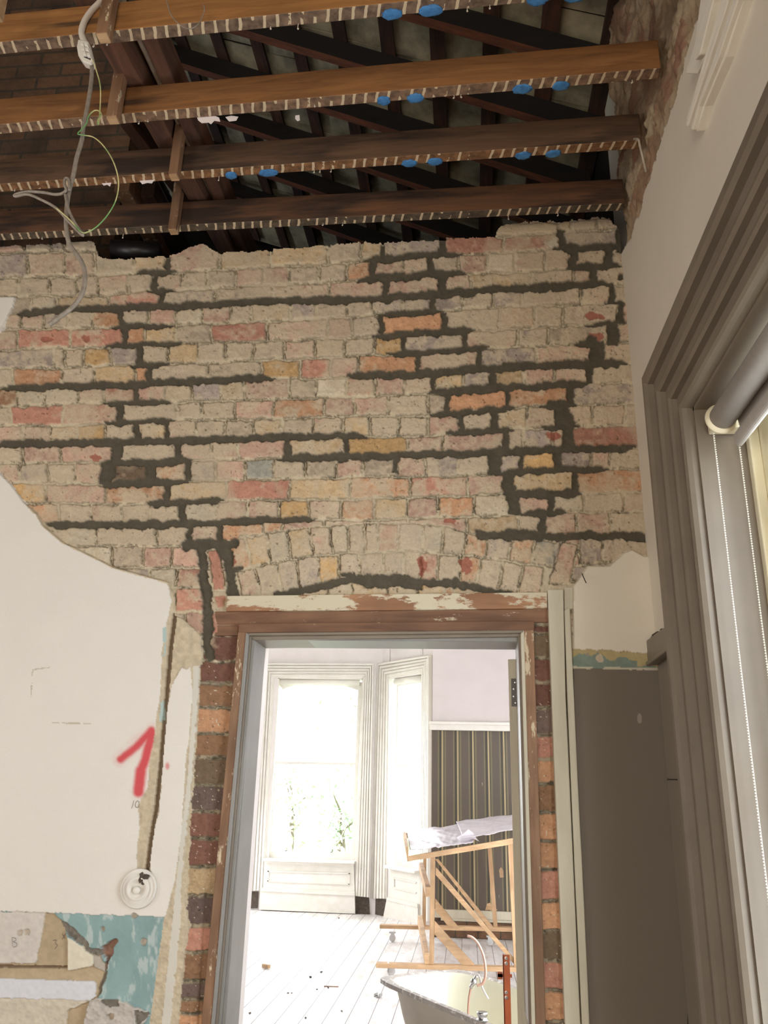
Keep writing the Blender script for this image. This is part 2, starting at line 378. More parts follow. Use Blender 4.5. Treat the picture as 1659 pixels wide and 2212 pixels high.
# ---------------------------------------------------------------- brick layout of the main wall, in image pixels
J = {
 -2: [(0,520),(230,516),(1060,505),(1090,484),(1200,478),(1350,470)],
 -1: [(0,547),(215,543),(230,500),(1055,500),(1075,512),(1205,504),(1350,494)],
 0: [(0,601),(177,597),(291,591),(400,588),(585,576),(691,573),(820,561),(950,550),(1118,546),(1196,538),(1350,532)],
 1: [(0,642),(228,638),(316,629),(420,626),(514,620),(615,616),(704,611),(820,602),(916,595),(1002,592),(1120,589),(1211,583),(1254,577),(1350,574)],
 2: [(0,679),(177,668),(329,663),(420,661),(564,652),(820,646),(935,635),(1120,623),(1196,620),(1273,613),(1350,617)],
 3: [(0,712),(202,709),(375,702),(602,695),(754,686),(820,680),(935,674),(1080,663),(1200,660),(1350,653)],
 4: [(0,756),(228,749),(390,742),(489,738),(653,735),(810,728),(954,718),(1120,710),(1186,707),(1350,698)],
 5: [(0,796),(114,795),(289,788),(400,786),(527,780),(653,776),(835,766),(974,759),(1058,753),(1196,747),(1350,740)],
 6: [(0,839),(202,834),(418,825),(577,817),(666,818),(754,814),(820,810),(906,808),(1026,798),(1120,792),(1245,787),(1360,785)],
 7: [(0,880),(228,871),(362,869),(514,866),(628,862),(729,859),(820,854),(929,850),(1035,842),(1120,836),(1209,833),(1268,829),(1370,826)],
 8: [(0,920),(165,919),(253,913),(375,909),(602,905),(678,901),(820,898),(929,898),(979,895),(1047,886),(1120,880),(1198,875),(1370,872)],
 9: [(0,961),(228,956),(420,952),(615,945),(754,941),(820,944),(941,940),(1012,935),(1120,926),(1186,925),(1245,921),(1370,918)],
 10: [(0,1001),(215,999),(304,1001),(415,995),(577,991),(653,989),(820,985),(965,980),(1035,977),(1120,975),(1245,970),(1380,967)],
 11: [(0,1043),(215,1047),(405,1040),(577,1036),(704,1032),(820,1030),(988,1029),(1082,1023),(1197,1015),(1390,1014)],
 12: [(0,1088),(304,1088),(420,1085),(476,1082),(602,1080),(754,1079),(894,1074),(1012,1070),(1115,1066),(1245,1067),(1390,1062)],
 13: [(0,1134),(400,1133),(527,1126),(683,1122),(820,1125),(894,1121),(1012,1116),(1080,1114),(1221,1107),(1390,1105)],
 14: [(0,1181),(500,1179),(520,1160),(700,1140),(900,1135),(1035,1155),(1197,1158),(1390,1160)],
 15: [(0,1229),(430,1226),(1150,1235),(1390,1205)],
 16: [(0,1270),(440,1270),(1390,1255)],
 17: [(0,1324),(440,1322),(1390,1320)],
 18: [(0,1372),(1390,1374)],
}
PERP = {
 -1: [52,110,140,212,1205,1234,1290],
 0: [60,140,205,290,362,476,586,709,780,828,956,1088,1212,1338],
 1: [40,107,165,212,277,334,393,447,508,569,624,689,749,807,870,931,990,1053,1111,1176,1240,1314],
 2: [65,122,235,349,465,590,712,832,957,1018,1145,1238,1283],
 3: [47,95,147,200,263,321,381,437,497,545,626,683,749,803,870,937,999,1065,1127,1255,1320],
 4: [37,153,268,312,381,457,578,708,760,822,960,1080,1155,1216,1335],
 5: [117,141,180,238,303,363,429,488,547,615,680,745,810,872,1002,1118,1185,1320],
 6: [28,133,203,292,322,449,566,649,715,773,902,1035,1158,1290],
 7: [37,97,168,225,293,357,416,478,528,625,682,749,811,874,937,1002,1066,1132,1197,1272],
 8: [23,138,258,383,437,508,590,700,765,838,925,966,1097,1233],
 9: [50,110,168,228,295,360,425,486,547,610,675,740,800,862,925,993,1067,1139,1213,1280,1350],
 10: [50,133,255,386,458,515,622,748,879,955,1092,1130,1195,1232],
 11: [42,105,163,228,327,404,465,530,592,660,725,783,855,918,990,1068,1128,1207,1278,1318],
 12: [101,228,360,492,625,756,886,1010,1097,1241],
 13: [130,196,260,326,394,468,535,603,668,738,808,880,945,1025,1112,1191,1262,1345],
 14: [208,338,409,475,570,612,700,880,1010,1120,1170,1245,1318],
 15: [243,310,370,430,1211,1253,1300],
 16: [325,380,440,1211],
 17: [380,445,510], 18: [400,455],
}
PAL = {'b': (184,168,146), 'p': (192,158,138), 'm': (164,150,140), 'r': (182,132,112), 'o': (196,150,114), 't': (196,170,132),
       'y': (200,164,114), 'g': (158,156,144), 'w': (202,190,166), 'd': (116,98,78), 'k': (122,86,72), 'u': (112,94,86), 'q': (146,112,84)}
OVR = [(95,730,'r',.3),(210,730,'r',.35),(290,725,'o',.3),(345,722,'t',.4),(515,715,'r',.25),(890,700,'o',.2),(230,692,'o',.45),(350,695,'p',.4),
 (468,690,'p',.45),(210,770,'y',.4),(395,768,'t',.4),(270,775,'m',.4),(60,778,'m',.45),(840,750,'y',.35),(80,810,'o',.3),(250,808,'t',.3),(306,812,'o',.4),
 (608,800,'y',.3),(682,798,'r',.4),(745,798,'p',.4),(850,790,'o',.3),(18,862,'q',.4),(255,855,'r',.45),(325,850,'p',.45),(780,835,'r',.5),(842,832,'p',.35),
 (1100,812,'t',.3),(80,895,'r',.22),(200,895,'r',.4),(650,885,'o',.4),(735,878,'p',.5),(1030,865,'o',.08),(1160,860,'o',.35),(198,935,'y',.3),(90,940,'p',.5),
 (190,975,'p',.35),(565,968,'p',.4),(815,965,'y',.25),(685,965,'t',.5),(1020,960,'p',.45),(1160,945,'m',.4),(1300,945,'r',.3),(275,1025,'d',.2),(365,1020,'o',.5),
 (190,1020,'p',.45),(560,1010,'g',.15),(500,1012,'p',.5),(1165,995,'y',.25),(1100,1000,'m',.4),(1250,992,'m',.35),(75,1065,'y',.45),(290,1065,'o',.45),(430,1060,'t',.45),(560,1055,'r',.2),
 (690,1052,'t',.45),(820,1050,'o',.5),(950,1050,'r',.45),(1160,1042,'t',.4),(1310,1040,'o',.35),(165,1065,'p',.4),(115,1108,'o',.4),(640,1100,'y',.35),(775,1100,'o',.4),(845,1098,'t',.4),
 (910,1098,'p',.4),(975,1095,'o',.4),(1150,1088,'p',.4),(420,1105,'w',.4),(520,1145,'o',.35),(590,1135,'o',.45),(1010,525,'r',.3),(1150,528,'r',.4),(1270,515,'m',.3),
 (1195,680,'b',.6),(1120,680,'o',.6),(300,655,'r',.45),(440,568,'p',.5),(1000,820,'t',.4),(360,1225,'p',.4),(405,1200,'p',.4),(410,1295,'r',.35),(410,1345,'p',.4),(1160,1090,'p',.5),
 (1090,728,'p',.6),(250,605,'p',.5),(800,580,'o',.4),(380,1240,'r',.5)]
RING1 = [495,537,582,628,675,718,754,790,817,861,912,955,1003,1050,1101,1152,1205]
RING2 = [500,543,594,639,684,730,775,830,872,908,948,997,1040,1090,1136,1186]
C1 = ['o','y','g','t','p','w','b','p','r','m','g','b','o','m','o','g']
C2 = ['p','b','m','m','y','b','b','m','b','r','b','o','b','b','p']
TOPC = [(480,1168),(506,1165),(577,1153),(628,1143),(754,1131),(870,1130),(960,1135),(1040,1158),(1150,1163),(1215,1172)]
MIDC = [(480,1240),(521,1232),(577,1219),(653,1204),(754,1194),(906,1191),(1000,1200),(1099,1212),(1174,1224),(1215,1232)]
BOTC = [(480,1290),(600,1286),(704,1264),(792,1252),(847,1250),(965,1264),(1047,1278),(1215,1290)]
def jy(k, U):
    a = np.array(J[k], float); return np.interp(U, a[:,0], a[:,1])
PIERL = [1276,1323,1371,1427,1477,1528,1584,1637,1696,1754,1811,1871,1935,2000,2056,2119,2158,2188,2240]
PIERL_C = ['r','r','k','k','q','o','q','d','u','k','k','t','u','r','q','u','q','o']
PIERR = [1300,1347,1370,1421,1474,1530,1587,1641,1694,1754,1817,1878,1946,2011,2076,2140,2208,2240]
PIERR_C = ['k','k','d','k','k','u','r','o','q','o','o','r','o','d','r','o','u']

# dark pointing: (joint, x0, x1, half width) and short uprights (x, ytop, ybottom, half width)
DH = [(0,293,380,6),(0,780,1000,6),(0,1190,1350,7),(1,318,378,6),(1,775,1003,8),(1,1228,1345,8),(2,36,1325,7.5),(3,238,376,5.5),(3,813,962,6),(3,1305,1350,5),
 (4,225,392,5.5),(4,808,1030,6.5),(4,1265,1335,5),(5,280,364,6.5),(5,835,1060,6),(5,1240,1300,7),(6,3,592,7),(6,752,1358,8),(7,222,368,5),(7,922,1275,7),
 (8,225,378,4.5),(8,925,1116,6.5),(8,1168,1248,8),(9,-20,792,7),(9,965,1112,6.5),(9,1172,1250,8),(10,218,415,6.5),(10,598,1376,7),(11,212,408,8),(11,1070,1317,6.5),
 (12,316,486,6.5),(12,1085,1252,8),(13,98,683,7),(13,1125,1224,6)]
DV = [(362,556,590,4.5),(828,530,562,6),(957,516,552,8),(1213,496,538,7.5),(1342,488,545,10),(334,588,632,5.5),(805,562,602,8),(931,553,598,6),(1238,540,580,10),(1314,540,582,9),
 (349,630,664,6),(833,603,645,7),(957,592,638,8),(1283,576,618,9),(1319,615,655,5),(263,668,708,6),(937,638,676,7),(268,705,750,6),(822,680,722,6.5),(961,676,718,6),(1341,655,700,6),
 (303,748,790,7),(872,726,765,5.5),(1003,716,756,4.5),(1323,695,745,11),(323,788,826,5),(903,764,810,4.5),(1035,755,798,5.5),(1288,738,790,15),(293,830,872,6.5),(937,808,852,5.5),(1066,798,840,6),(1273,790,832,7),
 (258,872,914,7.5),(966,850,898,6),(1097,838,882,5.5),(1233,832,876,8),(295,912,956,8),(360,908,952,4.5),(993,895,940,6.5),(1067,884,932,7),(1213,874,925,14),(255,956,1000,12),(386,952,996,7),
 (622,946,990,6.5),(748,942,988,5.5),(1092,932,978,7),(1228,925,972,13),(229,998,1046,13),(327,998,1044,10),(405,994,1038,7),(742,988,1000,12),(855,986,1022,5),(1068,980,1026,14),(1126,975,1020,4),(1207,972,1016,9),
 (360,1042,1086,8),(1097,1026,1068,12),(1241,1015,1066,7.5),(394,1086,1132,8),(1112,1066,1112,14),(1191,1064,1106,6),(409,1132,1176,6),(475,1126,1176,7),(1171,1108,1158,9)]
DP = [([(404,1178),(450,1177),(505,1176)],11),([(1035,1154),(1060,1156),(1110,1156),(1197,1160),(1290,1157),(1388,1161)],9),
 ([(600,1284),(650,1276),(704,1264),(760,1252),(792,1249),(850,1247),(900,1256),(965,1260),(1000,1262),(1047,1277),(1100,1279)],7.5),([(760,1248),(800,1262),(840,1258),(885,1262),(905,1268)],8),([(985,1256),(1000,1268)],9),
 ([(437,1180),(439,1240),(449,1300),(450,1340),(446,1390),(453,1420)],10),([(485,1180),(492,1215),(499,1250),(503,1282)],11),([(478,1178),(490,1200)],14),([(740,1240),(830,1262)],6),([(500,1232),(518,1228)],5)]

LPL = [(-60,645),(37,643),(33,666),(20,690),(6,720),(-60,760)]
LP = [(-60,985),(0,1020),(28,1048),(55,1085),(85,1112),(98,1136),(140,1172),(182,1192),(250,1226),(330,1248),(368,1258),(380,1290),(379,1330),(398,1336),(436,1372),(440,1428),(432,1450),(429,1560),(419,1690),(410,1760),(403,1870),(397,1900),(411,2000),(402,2060),(388,2212),(384,2240),(-60,2240)]
RP = [(1236,1268),(1256,1241),(1268,1222),(1300,1224),(1315,1223),(1345,1196),(1364,1188),(1390,1202),(1500,1202),(1500,2240),(1262,2240),(1236,1500)]
WHITE1 = [(-60,985),(0,1020),(28,1048),(55,1085),(85,1112),(98,1136),(140,1172),(182,1192),(250,1226),(330,1248),(367,1258),(373,1300),(362,1355),(353,1400),(349,1500),(340,1560),(334,1610),(326,1650),(322,1700),(302,1740),(305,1790),(299,1830),(300,1880),(330,1890),(326,1840),(334,1800),(345,1760),(352,1700),(350,1640),(356,1600),(361,1540),(375,1480),(395,1442),(405,1446),(414,1442),(419,1500),(412,1580),(403,1650),(395,1800),(380,1900),(363,1975),(357,1980),(0,1968),(-60,1966)]
CHASE = [(379,1330),(370,1400),(358,1540),(350,1640),(340,1740),(328,1810),(319,1884)]
TOPV = [(-60,535),(0,533),(100,528),(205,522),(214,556),(250,560),(300,558),(370,553),(380,552),(410,535),(440,526),(470,546),(480,547),(590,541),(720,530),(790,523),(800,528),(823,527),(862,523),(945,520),(964,516),(1012,515),(1068,512),(1076,495),(1088,485),(1138,479),(1203,479),(1234,477),(1263,473),(1290,471),(1317,470),(1325,485),(1337,491),(1370,490)]

def pixel_field(step, u0, u1, v0, v1):  # wall colour and height on a grid of image pixel coordinates
    us = np.arange(u0, u1 + step, step); vs = np.arange(v0, v1 + step, step)
    U, V = np.meshgrid(us, vs)
    X = U + (fbm(U, V, 26, 4, 3) - .5) * 9 + (fbm(U, V, 7, 2, 9) - .5) * 4
    Y = V + (fbm(U, V, 26, 4, 5) - .5) * 8 + (fbm(U, V, 7, 2, 11) - .5) * 4
    sh = U.shape; rnd = random.Random(4)
    col = np.zeros(sh + (3,)); h = np.zeros(sh)
    mortar = lin((200, 187, 160)); col[:] = mortar
    dist = np.full(sh, 30.0); bid = np.full(sh, -1, int); table = []
    ks = sorted(J)
    for a, b in zip(ks[:-1], ks[1:]):
        ya, yb = jy(a, X), jy(b, X); inn = (Y >= ya) & (Y < yb) & (yb - ya > 6)
        P = PERP.get(b, []); e = np.array([-200] + P + [1700], float)
        i = np.clip(np.searchsorted(e, X) - 1, 0, len(e) - 2)
        dd = np.minimum(np.minimum(X - e[i], e[i+1] - X), np.minimum(Y - ya, yb - Y))
        for q in range(len(e) - 1):
            xm = (max(e[q], 0) + min(e[q+1], 1390)) / 2; ym = (jy(a, xm) + jy(b, xm)) / 2
            c = rnd.choice('bbpptmmbwbp'); cov = rnd.uniform(.40, .62)
            for ox, oy, oc, ov in OVR:
                if e[q] <= ox < e[q+1] and jy(a, ox) <= oy < jy(b, ox): c, cov = oc, ov
            table.append((c, cov, rnd.random()))
        base = len(table) - (len(e) - 1)
        bid[inn] = (base + i)[inn]; dist[inn] = dd[inn]
    # arch of two rings
    t1 = np.interp(X, *zip(*TOPC)); t2 = np.interp(X, *zip(*MIDC)); t3 = np.interp(X, *zip(*BOTC))
    fan = X + (X - 850) * (Y - 1190) * .0007
    for (ta, tb, R, CC) in ((t1, t2, RING1, C1), (t2, t3, RING2, C2), (t3, t3*0+1300, [495,560,640,700,755,837,905,965,990,1060,1130,1190], list('pttwttyotbbb'))):
        inn = (Y >= ta) & (Y < tb) & (X > 495) & (X < 1200) & (Y > 1128)
        e = np.array(R, float); i = np.clip(np.searchsorted(e, fan) - 1, 0, len(e) - 2)
        dd = np.minimum(np.minimum(fan - e[i], e[i+1] - fan), np.minimum(Y - ta, tb - Y))
        base = len(table)
        for q in range(len(e) - 1): table.append((CC[q % len(CC)], .45 if CC[q % len(CC)] in 'roy' else .55, rnd.random()))
        bid[inn] = (base + i)[inn]; dist[inn] = dd[inn]
    for poly, c, cov in (([(1211,1168),(1253,1175),(1232,1266),(1184,1262)], 'p', .5), ([(446,1190),(476,1186),(490,1278),(460,1281)], 'r', .1), ([(461,1287),(490,1285),(487,1316),(468,1317)], 'r', .1)):
        inn = inpoly(X, Y, poly); table.append((c, cov, .5)); bid[inn] = len(table) - 1
        dist[inn] = segdist(X, Y, poly + poly[:1])[inn]
    # brick jambs beside the frame
    for (xa, xb, ys, cs) in ((436, 530, PIERL, PIERL_C), (1140, 1225, PIERR, PIERR_C)):
        inn = (X >= xa - np.clip((Y - 1430) * .06, 0, 60) * (xa < 600)) & (X < xb) & (Y > (1324 if xa < 600 else 1340)) & (~inpoly(X, Y, LP))
        e = np.array(ys, float); i = np.clip(np.searchsorted(e, Y) - 1, 0, len(e) - 2)
        dd = np.minimum(Y - e[i], e[i+1] - Y); base = len(table)
        for q in range(len(e) - 1): table.append((cs[q], 0.0 if q > 2 or xa > 600 else .25, rnd.random()))
        bid[inn] = (base + i)[inn]; dist[inn] = dd[inn] + 0.5
    tc = np.array([lin(PAL[t[0]]) for t in table]); cov = np.array([t[1] for t in table]); rr = np.array([t[2] for t in table])
    ok = bid >= 0; b0 = np.where(ok, bid, 0)
    n1 = fbm(U, V, 30, 5, 21); n2 = fbm(U, V, 9, 4, 33); n3 = fbm(U, V, 60, 3, 51)
    bc = tc[b0] * (.82 + .36 * rr[b0])[..., None] * (.80 + .42 * n2)[..., None]
    wash = lin((194, 178, 152)) * (.90 + .24 * n3)[..., None]
    raw = cov[b0] <= 0.001
    m = sstep(n1 * .6 + n2 * .4, 1 - cov[b0] - .22, 1 - cov[b0] + .12) * np.where(raw, 0, .9)
    bc = bc * (1 - m[..., None]) + wash * m[..., None]
    speck = (fbm(U, V, 4, 2, 77) > .85) & raw; bc[speck] = lin((208, 198, 176))
    spd = (fbm(U, V, 5, 2, 78) > .84); bc[spd & ok] *= .45
    e1 = sstep(dist, 2.2, 5.0)
    pier = raw & (Y > 1324); e1 = np.where(pier, sstep(dist, 3.5, 6), e1)
    mc = mortar * (.84 + .30 * n2)[..., None]
    mc = np.where(pier[..., None], lin((168, 156, 132)) * (.75 + .4 * n2)[..., None], mc)
    col = np.where(ok[..., None], bc * e1[..., None] + mc * (1 - e1[..., None]), mc)
    # height: brick faces proud, joints struck back with broken edges
    h = e1 * (.0045 + .003 * rr[b0]) + (n2 - .5) * .007 + (fbm(U, V, 4, 2, 91) - .5) * .0022 + (n1 - .5) * .007
    crack = (np.abs(dist - 2.6) < 1.3) & (fbm(U, V, 40, 3, 61) > .48) & ok
    h[crack] -= .006; col[crack] *= .62
    cr2 = (np.abs(dist - 1.4) < .9) & (fbm(U, V, 24, 3, 63) > .56) & ok; col[cr2] *= .5; h[cr2] -= .005
    smear = sstep(fbm(U, V, 90, 4, 71) + .10 * sstep(U, 960, 1200) - .04, .54, .68) * (~pier)
    h = h * (1 - .6 * smear) + .003 * smear
    col = col * (1 - .55 * smear[..., None]) + (wash * .97) * (.55 * smear[..., None])
    # red scars
    for cx, cy, rx, ry in ((100,735,14,6),(187,733,8,9),(1285,685,22,9),(1290,728,16,7),(910,1222,9,22),(1006,1222,14,16),(975,1127,16,5),(205,990,12,6),(1195,945,16,9),(500,1212,10,20)):
        s = ((X-cx)/rx)**2 + ((Y-cy)/ry)**2 + (n2-.5)*2.5 < 1; col[s] = lin((164, 106, 88)); h[s] -= .002
    s = inpoly(X, Y, [(1178,530),(1202,516),(1206,531),(1196,540)]); col[s] = lin((196,188,168))
    # dark pointing
    Dk = np.full(sh, 99.0)
    RX = U + (fbm(U, V, 22, 3, 41) - .5) * 13 + (fbm(U, V, 7, 3, 43) - .5) * 7
    RY = V + (fbm(U, V, 22, 3, 45) - .5) * 12 + (fbm(U, V, 9, 3, 47) - .5) * 7
    for k, xa, xb, wd in DH:
        s = (U > xa - 30) & (U < xb + 30) & (np.abs(V - jy(k, U)) < 40)
        taper = np.clip(np.minimum(RX[s] - xa, xb - RX[s]) / 28, 0, 1)
        d = np.abs(RY[s] - jy(k, RX[s])) - (wd + 1.3) * (.25 + .75 * taper)
        d = np.where((RX[s] < xa) | (RX[s] > xb), np.maximum(d, np.maximum(xa - RX[s], RX[s] - xb)), d)
        Dk[s] = np.minimum(Dk[s], d)
    for x, ya, yb, wd in DV:
        s = (np.abs(U - x) < wd + 30) & (V > ya - 30) & (V < yb + 30)
        d = np.maximum(np.abs(RX[s] - x) - wd - .7, np.maximum(ya - RY[s], RY[s] - yb)); Dk[s] = np.minimum(Dk[s], d)
    for P, wd in DP:
        xs = [p[0] for p in P]; ys = [p[1] for p in P]
        s = (U > min(xs)-40) & (U < max(xs)+40) & (V > min(ys)-40) & (V < max(ys)+40)
        Dk[s] = np.minimum(Dk[s], segdist(RX[s], RY[s], P) - wd * (.8 + .5 * n1[s]))
    for cx, cy, r in ((1276,738,13),(1225,912,17),(1095,1050,16),(1215,885,15),(1290,770,17),(240,1020,14),(1340,600,8),(1250,1000,0)):
        if r: s = (np.abs(U-cx) < 50) & (np.abs(V-cy) < 50); Dk[s] = np.minimum(Dk[s], np.hypot(RX[s]-cx, RY[s]-cy) - r)
    dm = sstep(-Dk, -1.0, .8)
    halo = np.exp(-np.clip(Dk, 0, 30) / 2.2) * .32 * (Dk > 0)
    spat = (fbm(U, V, 6, 3, 83) > .80) & (Dk < 16); dm = np.where(spat & (Dk > 0), .55, dm)
    dc = lin((84, 78, 64)) * (.78 + .42 * fbm(U, V, 14, 4, 85))[..., None]
    col = col * (1 - halo[..., None]) + dc * halo[..., None]
    col = col * (1 - dm[..., None]) + dc * dm[..., None]
    h = h * (1 - dm) + dm * (-.0035 + (fbm(U, V, 8, 3, 87) - .5) * .004)
    # plaster coats
    def pl(P, amp=3.0):
        return inpoly(U + (fbm(U, V, 14, 4, 101) - .5) * amp * 3, V + (fbm(U, V, 14, 4, 103) - .5) * amp * 3, P)
    coat = pl(LPL, 2) | pl(LP, 2.2); coatR = pl(RP, 1.6)
    edge = np.full(sh, 50.0)
    for P in (LPL, LP, RP):
        s = (U < 460) | (U > 1215); edge[s] = np.minimum(edge[s], segdist(U[s], V[s], P + P[:1]))
    rawc = lin((196, 182, 156)) * (.72 + .5 * n2)[..., None]; greyp = lin((214, 210, 198)) * (.94 + .1 * n3)[..., None]
    whitep = lin((224, 220, 212)) * (.97 + .05 * n3)[..., None]
    pc = rawc.copy(); ph = .012 + (n2 - .5) * .008
    w1 = pl(WHITE1, 1.5) & coat | pl(LPL, 2)
    ph = np.where(w1, .0165 + (fbm(U, V, 120, 3, 111) - .5) * .006 + (fbm(U, V, 10, 2, 113) - .5) * .0007, ph); pc = np.where(w1[..., None], whitep, pc)
    # painted edge trails beside the brick jamb
    xb = np.interp(V, [1440,1560,1690,1800,1900,2000,2212], [420,416,406,394,384,374,352]); xc = np.interp(V, [1440,1560,1690,1800,1900,2000,2212], [436,427,417,404,394,392,370])
    s = (U > xb) & (U < xc + (n2-.5)*12) & (V > 1440) & coat; pc = np.where(s[..., None], greyp * .93, pc); ph = np.where(s, .0135, ph)
    # chase cut for a buried conduit
    dch = segdist(U, V, CHASE); s = coat & (dch < 4.2 + n2 * 2) & (V > 1325) & (V < 1886); ph = np.where(s, -.012, ph); pc = np.where(s[..., None], lin((134, 118, 98)), pc)
    s = coat & (V > 1340) & (V < 1560) & (np.abs(U - np.interp(V, [1340,1560], [360,350])) < 2 + 3*n2) & (n1 > .5); pc = np.where(s[..., None], lin((172, 192, 188)), pc)
    # lower left: stripped dado band
    band = coat & (V > 1967 + U * .033 + (n2 - .5) * 5) & (U < np.interp(V, [1960, 2212], [360, 326]) + (n2 - .5) * 4)
    teal = lin((134, 164, 163)) * (.82 + .34 * fbm(U, V * .5, 30, 5, 121))[..., None]
    tw = sstep(fbm(U * 1.6, V * .5, 26, 4, 123), .60, .70)[..., None]; teal = teal * (1 - tw * .6) + lin((196, 206, 204)) * tw * .6
    pc = np.where(band[..., None], teal, pc); ph = np.where(band, .013 + (n2 - .5) * .001, ph)
    rend = lin((206, 200, 192)) * (.86 + .24 * n2)[..., None]; tan = lin((178, 160, 130)) * (.85 + .3 * n2)[..., None]; dkr = lin((112, 106, 96)) * (.6 + .8 * n2)[..., None]
    def reg(P, c, hh, a=2.0):
        nonlocal pc, ph
        s = pl(P, a) & coat; pc = np.where(s[..., None], c, pc); ph = np.where(s, hh, ph); return s
    reg([(-60,1966),(118,1972),(135,1985),(150,2030),(205,2055),(222,2065),(232,2090),(225,2110),(212,2160),(196,2170),(180,2240),(-60,2240)], tan, .004 + (n2-.5)*.003)
    reg([(-60,1966),(100,1970),(96,2000),(80,2080),(-60,2080)], rend, .010 + (n1-.5)*.006, 2.5)
    reg([(100,1974),(122,1974),(142,2000),(149,2030),(149,2086),(84,2082),(98,2010)], tan * .95, .004)
    reg([(-60,2084),(150,2086),(150,2092),(-60,2090)], lin((120,100,76)) * (.7+.5*n2)[...,None], -.006, 1)
    reg([(-60,2110),(205,2118),(210,2122),(210,2152),(195,2162),(-60,2150)], lin((214,216,222)) * (.93+.12*n2)[...,None], .013 + (n2-.5)*.002, 1)
    reg([(-60,2151),(205,2160),(186,2212),(184,2240),(-60,2240)], lin((204,196,178)) * (.8+.35*n2)[...,None], .010 + (n2-.5)*.005, 2)
    reg([(150,2180),(196,2162),(190,2240),(140,2240)], tan, .002, 2)
    reg([(130,1982),(148,1990),(170,2010),(192,2030),(200,2046),(222,2050),(222,2062),(206,2066),(190,2055),(172,2035),(150,2022),(143,2005)], dkr * 1.1, .004 + (n2-.5)*.014, 4)
    reg([(149,2024),(170,2035),(188,2052),(203,2062),(203,2086),(150,2096)], lin((218,212,192)) * (.9+.2*n2)[...,None], .014, 1.5)
    reg([(203,2064),(222,2066),(230,2090),(228,2100),(205,2088)], lin((176,168,156)) * (.8+.4*n2)[...,None], .008, 2)
    reg([(221,2046),(240,2032),(254,2027),(258,2033),(250,2046),(248,2058),(238,2070),(234,2096),(228,2092),(230,2068),(222,2060)], lin((150,116,100)) * (.6+.8*n2)[...,None], -.012 + (n2-.5)*.01, 2)
    reg([(229,2096),(236,2096),(222,2140),(214,2155),(216,2130)], dkr * 1.5, -.004, 2)
    reg([(197,2164),(215,2155),(262,2158),(290,2168),(327,2184),(320,2200),(300,2240),(180,2240)], lin((190,184,176)) * (.75+.5*n2)[...,None], .024 + (n2-.5)*.012, 3)
    reg([(236,2154),(262,2158),(262,2170),(240,2172),(222,2162)], dkr, .016, 3)
    reg([(298,2178),(327,2184),(318,2200),(300,2215)], dkr, .016 + (n2-.5)*.01, 3)
    for cx, cy, r in ((46,2014,7),(60,2013,7),(226,2006,4),(313,2033,7),(293,1976,6),(245,2192,8)):
        s = np.hypot(U-cx, V-cy) + (n2-.5)*8 < r; pc = np.where((s & coat)[..., None], lin((196,184,168)) * (.5 + .8*n2)[..., None], pc); ph = np.where(s & coat, .004, ph)
    # sprayed red mark
    def spray(P, wd):
        d = segdist(U, V, P) - wd + (n2 - .5) * 2; return sstep(-d, -8, 3)
    sp = np.maximum(spray([(264,1641),(300,1612),(331,1578)], 6.0), np.maximum(spray([(332,1582),(318,1640),(306,1670)], 7.5), spray([(308,1665),(303,1710)], 9.5)))
    sp = np.maximum(sp * .92, .35 * sstep(-(segdist(U, V, [(264,1641),(331,1578),(303,1712)]) - 20), -4, 14) * n2 * .8)
    sp = np.maximum(sp, .6 * sstep(-(np.hypot((U-365), (V-1655)*.6) - 4), -3, 2)); sp = sp * w1
    pc = pc * (1 - sp[..., None]) + lin((204, 36, 52)) * sp[..., None]
    for P in ([(75,1455),(77,1448),(112,1443)], [(75,1455),(74,1480),(72,1505)], [(118,1562),(200,1564)]):
        s = (segdist(U, V, P) < 1.3) & w1 & (n2 > .42); pc = np.where(s[..., None], lin((188, 178, 160)), pc)
    # right side plaster, old colours under the missing rail, taupe dado
    pcr = lin((222, 214, 198)) * (.96 + .06 * n3)[..., None]; phr = .0165 + (fbm(U, V, 120, 3, 131) - .5) * .005
    yl = 1403 + (U - 1240) * .06; yt = 1444 + (U - 1240) * .02
    s = V > yl + (n2 - .5) * 10; pcr = np.where(s[..., None], lin((176, 160, 116)) * (.85 + .3*n2)[..., None], pcr); phr = np.where(s, .010, phr)
    s = V > yl + 15 + (n1 - .5) * 26 + np.where(U > 1375, 14, 0); pcr = np.where(s[..., None], lin((122, 138, 126)) * (.8 + .4*n2)[..., None], pcr)
    s = np.hypot(U - 1295, V - 1424) + (n2-.5)*6 < 9; pcr = np.where(s[..., None], lin((190,176,156)), pcr)
    s = V > yt + (n2 - .5) * 3; pcr = np.where(s[..., None], lin((112, 103, 91)), pcr); phr = np.where(s, .012 + (fbm(U, V, 90, 2, 141) - .5) * .002, phr)
    s = (np.abs(V - yt + 1) < 2.2 + n2) & (n1 > .4); pcr = np.where(s[..., None], lin((196, 188, 168)), pcr)
    for cx, cy, rx, ry in ((1380,1553,5,11),(1268,1415,3,4)):
        s = ((U-cx)/rx)**2 + ((V-cy)/ry)**2 < 1; pcr = np.where(s[..., None], lin((150, 142, 130)), pcr)
    er = coatR & (edge < 3.5) & (V < 1300); pcr = np.where(er[..., None], lin((206, 196, 172)), pcr)
    # broken edge of the coats shows raw render
    ed = coat & (edge < 2.5 + 5 * n2) & (V > 1000); pc = np.where((ed & w1 & (U > 60))[..., None], rawc * 1.05, pc)
    bev = sstep(edge, 0, 3.0)
    h = np.where(coat, h * (1 - bev) + ph * bev, h); col = np.where(coat[..., None], pc, col)
    h = np.where(coatR, h * (1 - bev) + phr * bev, h); col = np.where(coatR[..., None], pcr, col)
